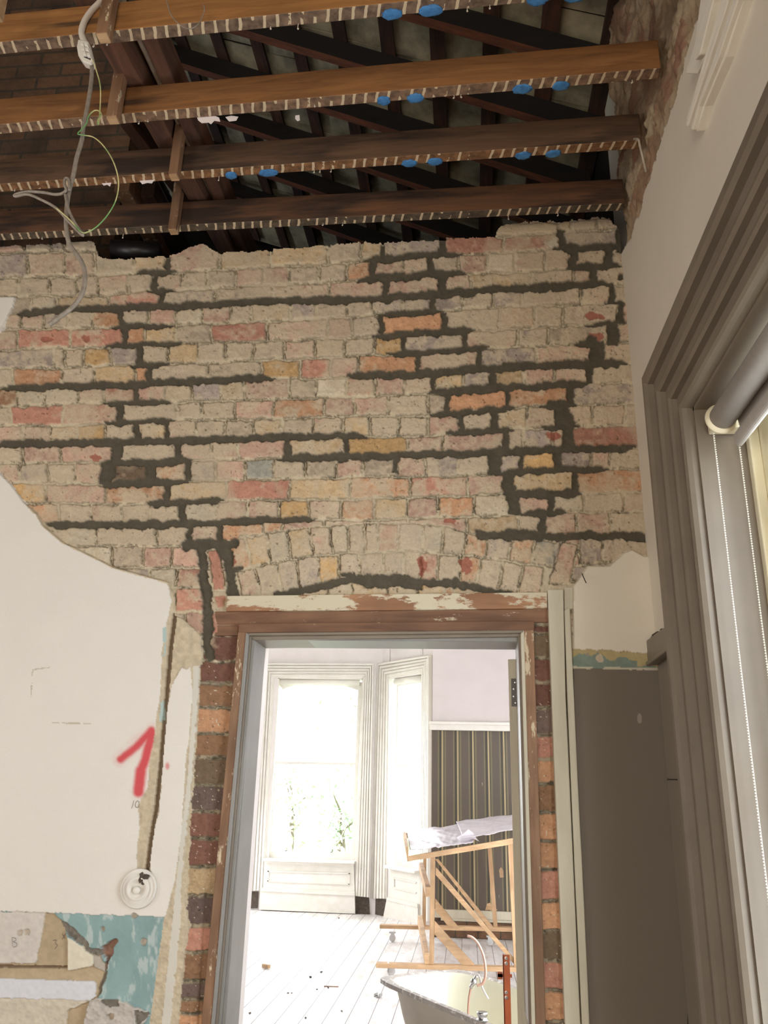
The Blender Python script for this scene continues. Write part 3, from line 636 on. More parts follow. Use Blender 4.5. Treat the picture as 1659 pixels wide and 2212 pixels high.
    # keep the masonry behind the joinery low
    low = (~(coat | coatR)) & (V > 1290) & (((U > 470 - np.clip((V-1370)*.05, 0, 60)) & (U < 900)) | ((U >= 900) & (U < 1262)))
    h = np.where(low, np.minimum(h, .006) - .004, h)
    return U, V, h, np.clip(col, 0, 1), coat | coatR

def field_mesh(name, P, col, keep, m, parent=None):
    """grid of points P (r,c,3) -> mesh of the kept cells, colours as a point attribute"""
    r, c = P.shape[:2]
    cell = keep[:-1, :-1] & keep[1:, :-1] & keep[:-1, 1:] & keep[1:, 1:] if keep.shape == (r, c) else keep
    ii = np.arange(r*c).reshape(r, c)
    q = np.stack([ii[:-1,:-1][cell], ii[1:,:-1][cell], ii[1:,1:][cell], ii[:-1,1:][cell]], 1)
    used = np.unique(q); remap = np.full(r*c, -1); remap[used] = np.arange(len(used)); q = remap[q]
    co = P.reshape(-1, 3)[used]; cc = np.concatenate([col.reshape(-1, 3)[used], np.ones((len(used), 1))], 1)
    me = bpy.data.meshes.new(name); me.vertices.add(len(used)); me.vertices.foreach_set('co', co.astype(np.float32).ravel())
    me.loops.add(q.size); me.loops.foreach_set('vertex_index', q.astype(np.int32).ravel())
    me.polygons.add(len(q)); me.polygons.foreach_set('loop_start', np.arange(0, q.size, 4, dtype=np.int32))
    me.polygons.foreach_set('loop_total', np.full(len(q), 4, dtype=np.int32))
    me.polygons.foreach_set('use_smooth', np.ones(len(q), bool))
    me.update(); me.validate()
    a = me.color_attributes.new('Col', 'FLOAT_COLOR', 'POINT'); a.data.foreach_set('color', cc.astype(np.float32).ravel())
    me.materials.append(m); o = bpy.data.objects.new(name, me); sc.collection.objects.link(o)
    if parent is not None: o.parent = parent; o.matrix_parent_inverse = Matrix.Translation(-parent.location)
    return o

def main_wall():
    step = 1.9
    U, V, h, col, coat = pixel_field(step, -30, 1482, 462, 2236)
    D = np.stack([U - PX, PY - V, np.full(U.shape, -FOC)], -1) @ ROT.T
    t = (0.0 - CAM[1]) / D[..., 1]; P = CAM + D * t[..., None]
    P[..., 1] -= h
    keep = (V > np.interp(U, *zip(*TOPV)) + (fbm(U, V, 9, 3, 201) - .5) * 7) & (P[..., 0] < XR + .004)
    door = (U > np.interp(V, [1340, 2212], [524, 452])) & (U < np.interp(V, [1340, 2212], [1144, 1166])) & (V > 1352)
    keep &= ~door
    base = empty('wall_back', (0, 0, 0)); meta(base, kind='structure')
    kc = keep[:-1,:-1] & keep[1:,:-1] & keep[:-1,1:] & keep[1:,1:]; cc = coat[:-1,:-1] & coat[1:,:-1] & coat[:-1,1:] & coat[1:,1:]
    a = field_mesh('brickwork', P, col, kc & ~cc, M['brick'], base)
    b = field_mesh('plaster', P, col, kc & cc, M['plasterwall'], base)
    return base
WB = main_wall()

# ---------------------------------------------------------------- shell of the main room
def struct(mb, name, m, parent=None, **k):
    o = mb.build(name, m, parent, **k)
    if parent is None: meta(o, kind='structure')
    return o
core = MB()
top = [(u, v + 9) for u, v in TOPV if u <= 1330] + [(1337, 499)]
slab(core, top + [(1345, 600), (1372, 1000), (1385, 1270), (-60, 1330)], .022, .30)
core.box(-4.0, -.86, .022, .30, 0, 2.3); core.box(.30, XR + .02, .022, .30, 0, 2.3); core.box(-4.0, -2.0, -.01, .30, 0, 3.55)
core.build('masonry_core', M['far_brick'], WB)
struct(MB().box(-4.1, XR, -6.1, .022, -.06, 0), 'floor', M['room_floor'])
struct(MB().box(-4.1, -4.0, -6.1, .0, 0, 4.3), 'wall_left', M['cream'])
struct(MB().box(-4.1, XR + .3, -6.2, -6.1, 0, 6.3), 'wall_rear', M['cream'])

def right_wall():
    ys = np.arange(-2.9, .004, .0075); zs = np.arange(.66, 4.95, .0075)
    Y, Z = np.meshgrid(ys, zs)
    c = np.stack([np.full(Y.shape, XR) - CAM[0], Y - CAM[1], Z - CAM[2]], -1) @ ROT
    U = PX + FOC * c[..., 0] / -c[..., 2]; V = PY - FOC * c[..., 1] / -c[..., 2]
    U = np.where(Y < -2.0, 3000, U)
    n1 = fbm(Y*100, Z*100, 9, 4, 301); n2 = fbm(Y*100, Z*100, 3, 4, 303); n3 = fbm(Y*100, Z*30, 14, 5, 305)
    eV = [-400,-150,0,37,102,183,244,326,391,464,519,560]; eU = [1640,1562,1517,1509,1489,1465,1448,1422,1403,1379,1357,1330]
    wob = (fbm(Y*100, Z*100, 7, 4, 307) - .5) * 16
    pla = (U > np.interp(V, eV, eU) + wob) | (V > 545) | (Y < -1.9) & (Z < 4.1)
    cp = lin((222, 214, 198)) * (.97 + .05 * n1)[..., None]
    hp = .0 + (fbm(Y*100, Z*100, 50, 2, 309) - .5) * .004
    tp = (Z < 1.95) & (Y > -.6); cp = np.where(tp[..., None], lin((136, 126, 112)), cp)
    cr = lin((168, 146, 118)) * (.5 + .8 * n2)[..., None]
    row = np.floor((Z + n1 * .03) / .09).astype(int); bx = np.floor((Y + (row % 2) * .12 + n2 * .03) / .24).astype(int)
    rb = _hash(row.astype(np.int64), bx.astype(np.int64), 5)
    cb = np.where((rb > .72)[..., None], lin((150, 114, 92)), np.where((rb > .35)[..., None], lin((150, 122, 96)), lin((178, 160, 132)))) * (.6 + .7 * n3)[..., None]
    k = sstep(n1, .40, .58)[..., None]; cr = cr * (1 - k) + cb * k
    hr = np.maximum(-.016 + (n1 - .5) * .05 + (n2 - .5) * .025, -.042)
    e = np.where(pla, .0, 1.0)
    h = np.where(pla, hp, hr); col = np.where(pla[..., None], cp, cr)
    P = np.stack([XR - h, Y, Z], -1)
    keep = ~((Y < -.702) & (Y > -2.08) & (Z < 2.54) & (Z > .44))
    base = empty('wall_right'); meta(base, kind='structure')
    def cell(a): return a[:-1,:-1] & a[1:,:-1] & a[:-1,1:] & a[1:,1:]
    pc = cell(keep & pla); kc = cell(keep)
    field_mesh('plaster', P, col, pc, M['plasterwall'], base); field_mesh('exposed_rubble', P, col, kc & ~pc, M['brick'], base)
    b = MB().box(XR + .05, XR + .32, -.69, .30, 0, 5.0).box(XR + .05, XR + .32, -2.1, -.69, 2.58, 5.0).box(XR + .05, XR + .32, -6.2, -2.1, 0, 5.0).box(XR + .05, XR + .32, -2.1, -.69, 0, .42)
    b.box(XR, XR + .05, -6.1, -2.89, 0, 5.0).box(XR, XR + .05, -2.89, .0, 0, .67)
    b.build('masonry_core', M['cream'], base)
    return base
WR = right_wall()

# window in the right wall
win = empty('window_1', (XR, -1.38, .45)); meta(win, kind='structure')
def architrave(yL, yR, z0, zT, prof, k=1.0):
    mb = MB(); vs = []; n = len(prof)
    for s, h in prof: vs += [(XR - h, yL + s, z0), (XR - h, yL + s, zT + s*k), (XR - h, yR - s, zT + s*k), (XR - h, yR - s, z0)]
    fs = [(i*4+j, i*4+j+1, (i+1)*4+j+1, (i+1)*4+j) for i in range(n-1) for j in range(3)]
    return mb.add(vs, fs)
PROF = [(0,-.01),(0,.020),(.006,.032),(.016,.037),(.027,.032),(.034,.016),(.092,.018),(.094,.034),(.104,.040),(.122,.036),(.126,.024),(.172,.026),(.174,.042),(.186,.050),(.204,.046),(.209,.034),(.262,.036),(.264,.054),(.280,.062),(.300,.062),(.312,.052),(.340,.052),(.342,-.01)]
a = architrave(-.705, -2.07, .45, 2.545, PROF, .82).build('architrave', M['taupe'], win)
lin_ = MB().box(XR - .004, .80, -.715, -.66, .42, 2.56).box(XR - .004, .80, -2.12, -2.065, .42, 2.56).box(XR - .004, .80, -2.1, -.69, 2.535, 2.60).box(XR - .05, .80, -2.1, -.69, .40, .45)
lin_.build('window_frame', M['taupe'], win)
cf = MB().box(.762, .79, -.742, -.714, .45, 2.535).box(.762, .79, -2.065, -2.035, .45, 2.535).box(.762, .79, -2.06, -.72, 2.505, 2.535)
cf.build('parting_bead', M['bright_cream'], win, bevel=.004)
sf = MB()
for (x, z0, z1) in ((.80, .47, 1.52), (.845, 1.48, 2.50)):
    sf.box(x, x + .04, -.80, -.742, z0, z1).box(x, x + .04, -2.04, -1.98, z0, z1).box(x, x + .04, -1.98, -.80, z0, z0 + .07).box(x, x + .04, -1.98, -.80, z1 - .05, z1)
sf.box(.79, .80, -.86, -.716, .45, 2.52)
s_ = sf.build('sash', M['bright_cream'], win, bevel=.003)
MB().box(.775, .789, -.806, -.792, 2.20, 2.262).build('lock_slot', M['black'], win)
MB().box(.815, .819, -1.98, -.80, .5, 1.5).box(.86, .864, -1.98, -.80, 1.5, 2.46).build('pane', M['glass'], win)

# roller blind
rc = hy(1559.5, 903.6, -.78); rb = empty('roller_blind', (rc[0], -1.38, rc[2])); meta(rb, 'pale grey roller blind wound up at the head of the taupe-framed window, bead chains hanging', 'blind')
MB().tube([(rc[0], -.785, rc[2]), (rc[0], -2.0, rc[2])], .034, 28).build('roller', M['blind'], rb, smooth=True)
MB().lathe((rc[0], -.770, rc[2]), (0, -1, 0), [(.030, 0), (.041, .001), (.043, .006), (.043, .009), (.040, .012), (.0345, .018)], 32).build('end_ring', M['plastic'], rb, smooth=True)
hb = hy(1596, 948, -.79)
MB().prism([(rc[0] + .030, -.795, rc[2] + .012), (rc[0] + .0325, -.795, rc[2] + .012), (hb[0] + .012, -.795, hb[2] + .01), (hb[0] + .009, -.795, hb[2] + .01)], (0, -1.195, 0)).build('blind_cloth', M['blind'], rb)
ov = [(hb[0] + .013 * math.cos(t) , -.79, hb[2] + .022 * math.sin(t)) for t in np.linspace(0, 2*math.pi, 20, endpoint=False)]
MB().prism(ov, (0, -1.205, 0)).build('bottom_bar', M['blind'], rb, smooth=False, bevel=.002)
MB().box(rc[0] - .02, rc[0] + .05, -.768, -.718, rc[2] - .02, rc[2] + .03).build('bracket', M['plastic'], rb, bevel=.004)
for (u, v, z1) in ((1538, 917, .62), (1596, 962, .62)):
    p = hy(u, v, -.762); cm = MB(); z = p[2]
    t = bmesh.new(); bmesh.ops.create_icosphere(t, subdivisions=1, radius=.0025); vv = [np.array(q.co) for q in t.verts]; ff = [tuple(q.index for q in f.verts) for f in t.faces]; t.free()
    while z > z1:
        cm.add([q + np.array([p[0] + .002 * math.sin(z * 3), p[1], z]) for q in vv], ff); z -= .0066
    cm.tube([(p[0], p[1], p[2]), (p[0] + .0005, p[1], z1)], .0005, 4)
    cm.build('bead_chain', M['bead'], rb)

# dado rail stub with broken plaster above it
dr = empty('trim_1', tuple(hx(1430, 1400, XR))); meta(dr, kind='structure')
slabx(MB(), [(1401,1394),(1466,1347),(1474,1400),(1407,1446)], XR, XR - .030).build('rail_board', M['taupe'], dr, bevel=.004)
slabx(MB(), [(1405,1430),(1471,1383),(1473,1391),(1406,1439)], XR - .026, XR - .042).build('rail_bead', M['taupe'], dr, bevel=.003)
lump = MB(); rnd = random.Random(3)
for q in range(14):
    u = 1392 + q * 3.2; v = 1392 - q * 2.2 + rnd.uniform(-6, 4); p = hx(u, v, XR - .008); lump.blob(p, rnd.uniform(.007, .016), q, 1, .4)
lump.build('plaster_crumbs', M['rubble'], dr)
MB().tube([hx(1464, 1684, XR), hx(1464, 1684, XR) + np.array([-.028, .006, .0])], .0016, 6).lathe(hx(1464, 1684, XR) + np.array([-.028, .006, 0]), (-1, .2, 0), [(.004, 0), (.004, .0015)], 10).build('nail', M['iron'], None)
n_ = bpy.data.objects['nail']; meta(n_, 'dark iron nail sticking out of the taupe wall beside the window architrave', 'nail')
p0 = hy(1257, 1239, -.015); p1 = hy(1266, 1259, -.05)
meta(MB().tube([p0, p1], .0015, 6).build('nail', M['iron']), 'thin dark nail poking out at the broken plaster edge right of the door arch', 'nail')

# cornice remains high on the right wall
def cornice(label, strips):
    o = empty('cornice_fragment', tuple(hx(*strips[0][0][0], XR))); meta(o, label, 'cornice', 'broken cornice pieces high on the right wall')
    for k, (px, d) in enumerate(strips):
        slabx(MB(), px, XR + .004, XR - d).build('plaster_band' if k == 0 else 'reed_band', M['cornice'], o, bevel=.003)
cornice('short torn length of white plaster cornice, nearer the exposed brick edge', [([(1548,-40),(1600,-40),(1587,0),(1556,118),(1534,158),(1509,157),(1512,142),(1516,134),(1530,90)], .030), ([(1572,-40),(1600,-40),(1586,4),(1556,116),(1545,128)], .046)])
cornice('long white reeded plaster cornice piece with a mitred lower end', [([(1590,-20),(1640,-20),(1631,0),(1591,122),(1544,228),(1526,283),(1511,260),(1517,240),(1526,222),(1560,130)], .022),
    ([(1600,-20),(1608,-20),(1560,118),(1528,224),(1516,258),(1513,256),(1524,222)], .034), ([(1614,-20),(1623,-20),(1574,120),(1535,232),(1521,272),(1517,266),(1532,226)], .040), ([(1629,-20),(1638,-20),(1588,122),(1542,228),(1527,280),(1523,275),(1540,222)], .034)])

# ---------------------------------------------------------------- ceiling joists
ZJ = 3.70
def joist(k, left, right, left_near, x1, cols, strip, patch, label):
    L = hz(*left, ZJ); Rr = hz(*right, ZJ); nl = hz(*left_near, ZJ)
    ang = math.atan2(Rr[1] - L[1], Rr[0] - L[0])
    x0 = -3.2; o = empty('ceiling_joist', (x0, 0, ZJ))
    yA = L[1] + (x0 - L[0]) * math.tan(ang); o.location = (x0, yA, ZJ); o.rotation_euler = (0, 0, ang)
    w_ = .043; hgt = .118; ln = (x1 - x0) / math.cos(ang)
    me = MB().box(0, ln, -w_, 0, 0, hgt)
    t = me.build('timber', joist_mat('joist_wood_%d' % k, *cols, strip, patch), o, bevel=.003, world=False)
    meta(o, label, 'joist', 'bare ceiling joists above the room'); o.update_tag()
    return o, ang, yA
def on_joist(J_, u, v, z=ZJ):
    """image pixel projected onto the joist underside, in the joist's own frame"""
    o, ang, yA = J_; p = hz(u, v, z); dx, dy = p[0] + 3.2, p[1] - yA
    return np.array([dx * math.cos(ang) + dy * math.sin(ang), -dx * math.sin(ang) + dy * math.cos(ang), z - ZJ])
JS = [joist(1, (0,118), (1150,5), (0,92), XR - .004, ((168,120,68),(126,84,46)), (136,112,92), .62, 'nearest bare ceiling joist, honey brown, top of the photo above the cable box'),
      joist(2, (0,290), (1408,172), (0,272), XR - .004, ((156,108,62),(110,74,44)), (146,116,92), .60, 'second ceiling joist from the camera, with a torn white paper scrap underneath'),
      joist(3, (0,415), (1375,322), (0,405), XR - .004, ((108,80,58),(76,58,44)), (148,106,70), .48, 'third ceiling joist, dark brown with orange underside and blue spots'),
      joist(4, (0,520), (1350,455), (0,505), XR - .004, ((114,76,48),(68,52,42)), (104,90,74), .45, 'farthest ceiling joist, dark, running just in front of the brick wall top')]
rnd = random.Random(8)
def blob_on(J_, name, u, v, su, sy, mk, seed, drop=.006, rough=.2):
    c = on_joist(J_, u, v); c[1] = min(max(c[1], -.036), -.006)
    MB().blob(c + np.array([0, 0, -.001]), (su, sy, drop), seed, 3, rough).build(name, M[mk], J_[0], smooth=True, world=False)
for k, lst in enumerate(([(848,40,.03),(930,26,.036),(1160,12,.030),(1240,8,.034)], [(830,224,.022),(898,217,.028),(1128,194,.032),(1212,187,.028)], [(500,380,.022),(580,374,.036),(885,358,.028),(940,352,.028),(1130,340,.028),(1195,336,.028)])):
    for q, (u, v, s) in enumerate(lst): blob_on(JS[k], 'blue_adhesive', u, v, s, .019, 'blue', 10*k + q, .0035, .14)
def scrap(J_, u, v, pts, mk='paper'):
    c = on_joist(J_, u, v); c[1] = -.03 if v > 260 or k_ else c[1]
    mb = MB(); P = [np.array([c[0] + a * .01, c[1] + .02, c[2] - .002 + b * .01]) for a, b in pts]
    mb.prism(P, (0, .0012, 0)); mb.build('torn_paper', M[mk], J_[0], world=False)
k_ = 0
scrap(JS[1], 445, 243, [(-4,.6),(-2.5,.9),(0,.4),(2,.8),(4,-.4),(4.6,-2.2),(2.4,-1.6),(1.4,-3),(.4,-2.2),(-2,-2.2),(-3.4,-.8)])
scrap(JS[1], 495, 243, [(-2,.4),(0,.9),(2.6,.1),(2,-1.5),(-.5,-1.6)])
scrap(JS[1], 640, 240, [(-.8,.4),(.6,.5),(.9,-1.8),(.1,-2.2),(-.8,-1)])
scrap(JS[2], 232, 402, [(-2,.8),(.2,.6),(2.4,.8),(2,-1.6),(.8,-.6),(-.6,-.9)])
scrap(JS[2], 320, 395, [(-3.2,.6),(0,.9),(3,.2),(2.2,-1.4),(.4,-1),(-1.6,-1.5)])
for k, lst in enumerate(([(205,100),(232,92),(590,74),(645,52),(1010,34),(1058,28)], [(300,262),(320,258),(680,226),(980,210),(997,214),(1362,185)], [(32,408),(680,372),(692,370),(716,368),(478,392)], [(92,512),(268,508),(697,482),(740,480),(1098,470),(1204,462)])):
    for q, (u, v) in enumerate(lst):
        c = on_joist(JS[k], u, v); c[1] = min(max(c[1], -.038), -.005); L_ = rnd.uniform(.008, .02)
        MB().tube([c + np.array([0,0,.004]), c + np.array([rnd.uniform(-.004,.004), 0, -L_])], .0012, 5).blob(c + np.array([0, 0, -L_]), .0032, q, 1, .1).build('nail', M['nail'], JS[k][0], world=False)

# strongback beam, hangers and boards above the joists
def yb(name, pa, pb, z, wx, hh, mk, label, cat, grp=None, ymax=None, bev=.003):
    A = hz(*pa, z); B = hz(*pb, z)
    if ymax is not None: B = A + (B - A) * ((ymax - A[1]) / (B[1] - A[1]))
    A = A + np.array([0, 0, hh/2]); B = B + np.array([0, 0, hh/2])
    o = MB().beam(A, B, wx, hh).build(name, M[mk], bevel=bev); return meta(o, label, cat, grp)
yb('hanging_beam', (150,-60), (352,300), 3.835, .075, .20, 'purlin', 'thick dark red beam running away above the joists, hangers nailed to it', 'beam', ymax=1.4)
yb('roof_board', (300,34), (470,420), 3.86, .05, .12, 'purlin', 'narrow red-brown timber beside the white conduit above the joists', 'timber', ymax=1.6)
yb('roof_board', (272,270), (330,345), 4.0, .05, .10, 'batten', 'rough brown board leaning between attic brickwork and thick red beam', 'timber', ymax=1.3)
yb('roof_board', (262,412), (290,460), 4.05, .07, .09, 'raw_brown', 'short pale brown board end left above the fourth joist', 'timber', ymax=1.2)
yb('roof_board', (318,425), (352,490), 4.0, .06, .10, 'batten', 'dark board seen between third and fourth joist left of the hanger', 'timber', ymax=1.2)
wc = [hz(386, 262, 3.90), hz(473, 448, 3.90)]; d_ = wc[1] - wc[0]
meta(MB().tube([wc[0] - d_ * 1.2, wc[0], wc[1], wc[1] + d_ * 1.5], .0125, 12).build('conduit', M['pipe_white'], smooth=True), 'white painted metal conduit running away above the joists', 'pipe')
for q, (u0, u1, vb, jn, lab) in enumerate(((207,232,66,0,'short timber hanger nailed to the nearest joist beside the white cable'), (229,252,246,1,'short timber hanger on the second joist, pale end grain showing'), (364,383,371,2,'short timber hanger on the third joist, orange end grain showing'), (363,381,490,3,'short dark timber hanger on the farthest joist'))):
    yn = JS[jn][2] + (-1.0 + 3.2) * math.tan(JS[jn][1]) - .043 - .002
    a = hy(u0, vb, yn - .035); b = hy(u1, vb, yn - .035)
    o = MB().box(a[0], b[0], yn - .035, yn, a[2] - .01, 3.99).build('joist_hanger', M['raw_brown'], bevel=.002); meta(o, lab, 'timber', 'timber hangers nailed to the joists')
    MB().box(a[0] + .002, b[0] - .002, yn - .033, yn - .002, a[2] - .014, a[2] - .0095).build('end_grain', M['pine'], o)
a = hy(-6, 40, -1.2); b = hy(8, -30, -1.2)
meta(MB().beam(a, b + (b - a) * 4, .02, .03).build('loose_lath', M['pine'], bevel=.002), 'pale timber lath edge in the top left corner', 'timber')

# ---------------------------------------------------------------- roof seen through the open ceiling
cl = empty('ceiling', (-.15, 0, 4.85)); meta(cl, kind='structure')
SL = .46; Z0 = 4.84
def rz(x): return Z0 - SL * (x + .15)
ca = math.atan(SL)
m_, nt_, b_, oc_ = newmat('shade_sided_rafter', .85)  # rafter sides painted near-black as shade, undersides left brown
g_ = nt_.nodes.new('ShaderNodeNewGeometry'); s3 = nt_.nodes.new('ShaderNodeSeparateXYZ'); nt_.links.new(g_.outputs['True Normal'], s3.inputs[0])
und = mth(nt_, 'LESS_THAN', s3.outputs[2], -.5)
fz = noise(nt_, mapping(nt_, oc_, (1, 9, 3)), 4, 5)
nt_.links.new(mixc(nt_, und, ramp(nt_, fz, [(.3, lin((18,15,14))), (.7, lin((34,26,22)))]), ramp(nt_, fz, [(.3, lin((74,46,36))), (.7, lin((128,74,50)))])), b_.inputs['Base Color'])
yk = 1.86
while yk > -3.2:
    p = [(-2.5, yk, rz(-2.5)), (.66, yk, rz(.66))]
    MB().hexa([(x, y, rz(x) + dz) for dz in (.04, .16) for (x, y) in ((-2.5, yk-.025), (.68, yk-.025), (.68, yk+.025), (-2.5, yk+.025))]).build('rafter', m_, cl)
    yk -= .375
x = -2.4; sl = MB(); rnd = random.Random(12)
while x < .66:
    MB().hexa([(x + a, y, rz(x + a) + .162 + dz) for dz in (0, .035) for a, y in ((-.036, -3.3), (.036, -3.3), (.036, 2.5), (-.036, 2.5))]).build('batten', M['batten'], cl)
    y = -3.3
    while y < 2.5:
        wy = .24; j = rnd.uniform(-.006, .006)
        sl.hexa([(x + a, yy, rz(x + a) + .20 + j + t + dz) for dz in (0, .008) for a, yy, t in ((-.02, y, .0), (.27, y, .02), (.27, y + wy, .02 + rnd.uniform(-.004,.004)), (-.02, y + wy, 0))]); y += wy + .004
    x += .255
sl.build('slates', M['slate'], cl)
cv = MB()
cv.hexa([(-2.5, -6.2, rz(-2.5) + .26), (1.0, -6.2, rz(1.0) + .26), (1.0, 2.7, rz(1.0) + .26), (-2.5, 2.7, rz(-2.5) + .26), (-2.5, -6.2, rz(-2.5) + .30), (1.0, -6.2, rz(1.0) + .30), (1.0, 2.7, rz(1.0) + .30), (-2.5, 2.7, rz(-2.5) + .30)])
cv.hexa([(-4.2, -6.2, 4.2), (-2.45, -6.2, rz(-2.5) + .26), (-2.45, 2.7, rz(-2.5) + .26), (-4.2, 2.7, 4.2), (-4.2, -6.2, 4.3), (-2.45, -6.2, rz(-2.5) + .36), (-2.45, 2.7, rz(-2.5) + .36), (-4.2, 2.7, 4.3)])
cv.box(-4.2, 1.0, 2.6, 2.7, 3.4, 6.4).box(XR + .06, 1.0, -6.2, 2.7, 3.3, 5.2)
cv.build('roof_covering', M['black'], cl)
xe = hy(262, 420, .34)[0]
MB().box(-4.1, xe, .34, .60, 3.4, 6.2).build('attic_wall', M['attic_brick'], cl)
MB().box(-4.1, 1.0, .30, 2.7, 3.42, 3.50).build('far_ceiling_boards', M['black'], cl)
bp = hy(222, 540, .05)
meta(MB().tube([(bp[0] + .035, .06, bp[2] + .01), (bp[0] + .24, .10, bp[2] + .015)], .042, 16).build('flue_pipe', M['black'], smooth=True), 'black bitumen-coated pipe end lying in the notch at the wall top', 'pipe')

# ---------------------------------------------------------------- hanging cables
YC = -1.04
def cab(name, pts, r, mk, label, y=YC, cat='cable', n=8, ys=None):
    P = [hy(u, v, y if ys is None else ys[i]) for i, (u, v) in enumerate(pts)]
    return meta(MB().tube(P, r, n, smooth=6).build(name, M[mk], smooth=True), label, cat)
cab('electric_cable', [(240,-20),(215,6),(196,26),(182,48),(176,68),(178,80),(184,94)], .0095, 'white_cable', 'thick white cable curving down from the roof into the junction box')
cab('electric_cable', [(194,122),(198,140),(198,165),(194,200),(187,240),(180,275),(177,302),(166,340),(158,380),(150,410),(144,450),(143,490),(149,525),(162,545),(177,568),(184,595),(178,632),(158,662),(130,684),(106,702)], .0062, 'cable', 'long dusty grey cable dangling from the junction box in front of the brick wall')
cab('electric_cable', [(150,412),(148,388),(141,386),(139,398),(143,410),(134,418),(118,420),(95,416),(60,414),(34,420),(34,424),(60,420),(90,432),(122,450),(148,478),(175,506),(178,505),(162,482),(148,452),(141,420)], .0042, 'cable', 'looped grey cable offcut with folded ends hooked on the long cable', y=YC - .012)
cab('earth_wire', [(200,128),(208,152),(216,182),(217,215),(214,262),(211,268),(212,258),(219,248),(214,240),(204,239),(192,250),(187,266),(176,280),(168,289),(180,292),(203,297),(226,318),(246,352),(256,392),(251,430),(234,462),(212,487),(192,500),(176,501),(150,474),(122,450)], .0018, 'earth', 'thin green and yellow earth wire looping wide beside the grey cable', y=YC - .02, n=6)
cab('bell_wire', [(358,-20),(362,10),(372,36),(392,56),(412,62),(430,50),(441,24),(440,10)], .0016, 'cable', 'thin grey wire loop hanging at the nearest joist', y=-1.09, n=6)
meta(MB().tube([hx(1362,302,XR-.03), hx(1378,301,XR-.03), hx(1383,318,XR-.026), hx(1396,372,XR-.006)], .004, 8, smooth=4).build('bent_wire', M['pipe_white'], smooth=True), 'pale bent wire hooked from the third joist end down the exposed rubble edge', 'wire')
jb = empty('junction_box', tuple(hy(184, 112, YC))); meta(jb, 'small open white plastic junction box hung on the cable below the nearest joist', 'junction box')
slab(MB(), [(168,84),(190,88),(200,128),(196,138),(178,132),(168,118),(165,100)], YC - .012, YC + .014).build('back_case', M['white_plastic'], jb, bevel=.004)
for u, v in ((176,93),(185,95),(178,104),(187,106),(181,114),(190,117)): slab(MB(), [(u-4,v-4),(u+4,v-3),(u+5,v+4),(u-3,v+3)], YC - .022, YC - .012).build('terminal', M['white_plastic'], jb, bevel=.002)
slab(MB(), [(182,120),(196,124),(195,129),(181,123)], YC - .0135, YC - .011).build('cable_entry', M['black'], jb)

# ---------------------------------------------------------------- door opening joinery
df = empty('door_1', (-.26, .0, 0)); meta(df, kind='structure')
def dpart(name, px, y0, y1, mk, bev=.002): return slab(MB(), px, y0, y1).build(name, M[mk], df, bevel=bev)
dpart('lintel_board', [(491,1287),(840,1283),(1182,1279),(1182,1314),(840,1318),(488,1320)], -.022, .03, 'lintel_pale')
dpart('lintel', [(464,1321),(1184,1312),(1185,1344),(466,1349)], -.006, .10, 'raw_brown_x')
dpart('packer', [(466,1351),(514,1350),(514,1373),(464,1373)], -.004, .10, 'raw_brown_x')
dpart('casing_head', [(518,1347),(1154,1341),(1154,1362),(514,1367)], -.030, .05, 'lintel_pale' if False else 'raw_brown_x')
dpart('casing', [(514,1366),(533,1366),(456,2216),(434,2216)], -.030, .08, 'raw_brown')
dpart('casing', [(1131,1361),(1153,1361),(1179,2216),(1157,2216)], -.030, .08, 'raw_brown')
# moulded grey frame: two stepped fillets on each side and across the head
dpart('frame_moulding', [(531,1367),(538,1367),(462,2216),(455,2216)], -.034, .155, 'grey_frame')
dpart('frame_moulding', [(538,1370),(544,1370),(469,2216),(462,2216)], -.020, .155, 'taupe')
dpart('frame_moulding', [(544,1376),(551,1382),(477,2216),(469,2216)], -.010, .155, 'grey_frame')
dpart('frame_moulding', [(531,1367),(1132,1361),(1131,1367),(538,1373)], -.034, .155, 'taupe')
dpart('frame_moulding', [(538,1373),(1131,1367),(1124,1375),(549,1383)], -.016, .155, 'taupe')
dpart('frame_moulding', [(1125,1368),(1132,1361),(1157,2216),(1149,2216)], -.034, .155, 'old_cream')
dpart('frame_moulding', [(1119,1374),(1126,1370),(1150,2216),(1142,2216)], -.014, .155, 'taupe')
xl = hy(550, 1384)[0]; xr_ = hy(1121, 1373)[0]; zt = 2.018
MB().box(xl - .03, xl, 0, .165, 0, zt + .03).build('jamb', M['grey_frame'], df, bevel=.002)
MB().box(xr_, xr_ + .03, 0, .165, 0, zt + .03).build('jamb', M['grey_frame'], df, bevel=.002)
MB().box(xl - .03, xr_ + .03, 0, .165, zt, zt + .04).build('head_jamb', M['grey_frame'], df, bevel=.002)
MB().box(-4.0, xl - .02, .165, .30, 0, 3.42).box(xr_ + .025, XR + .3, .165, .30, 0, 3.42).box(xl - .03, xr_ + .03, .165, .30, zt + .03, 3.42).build('reveal_plaster', M['white_room'], df)

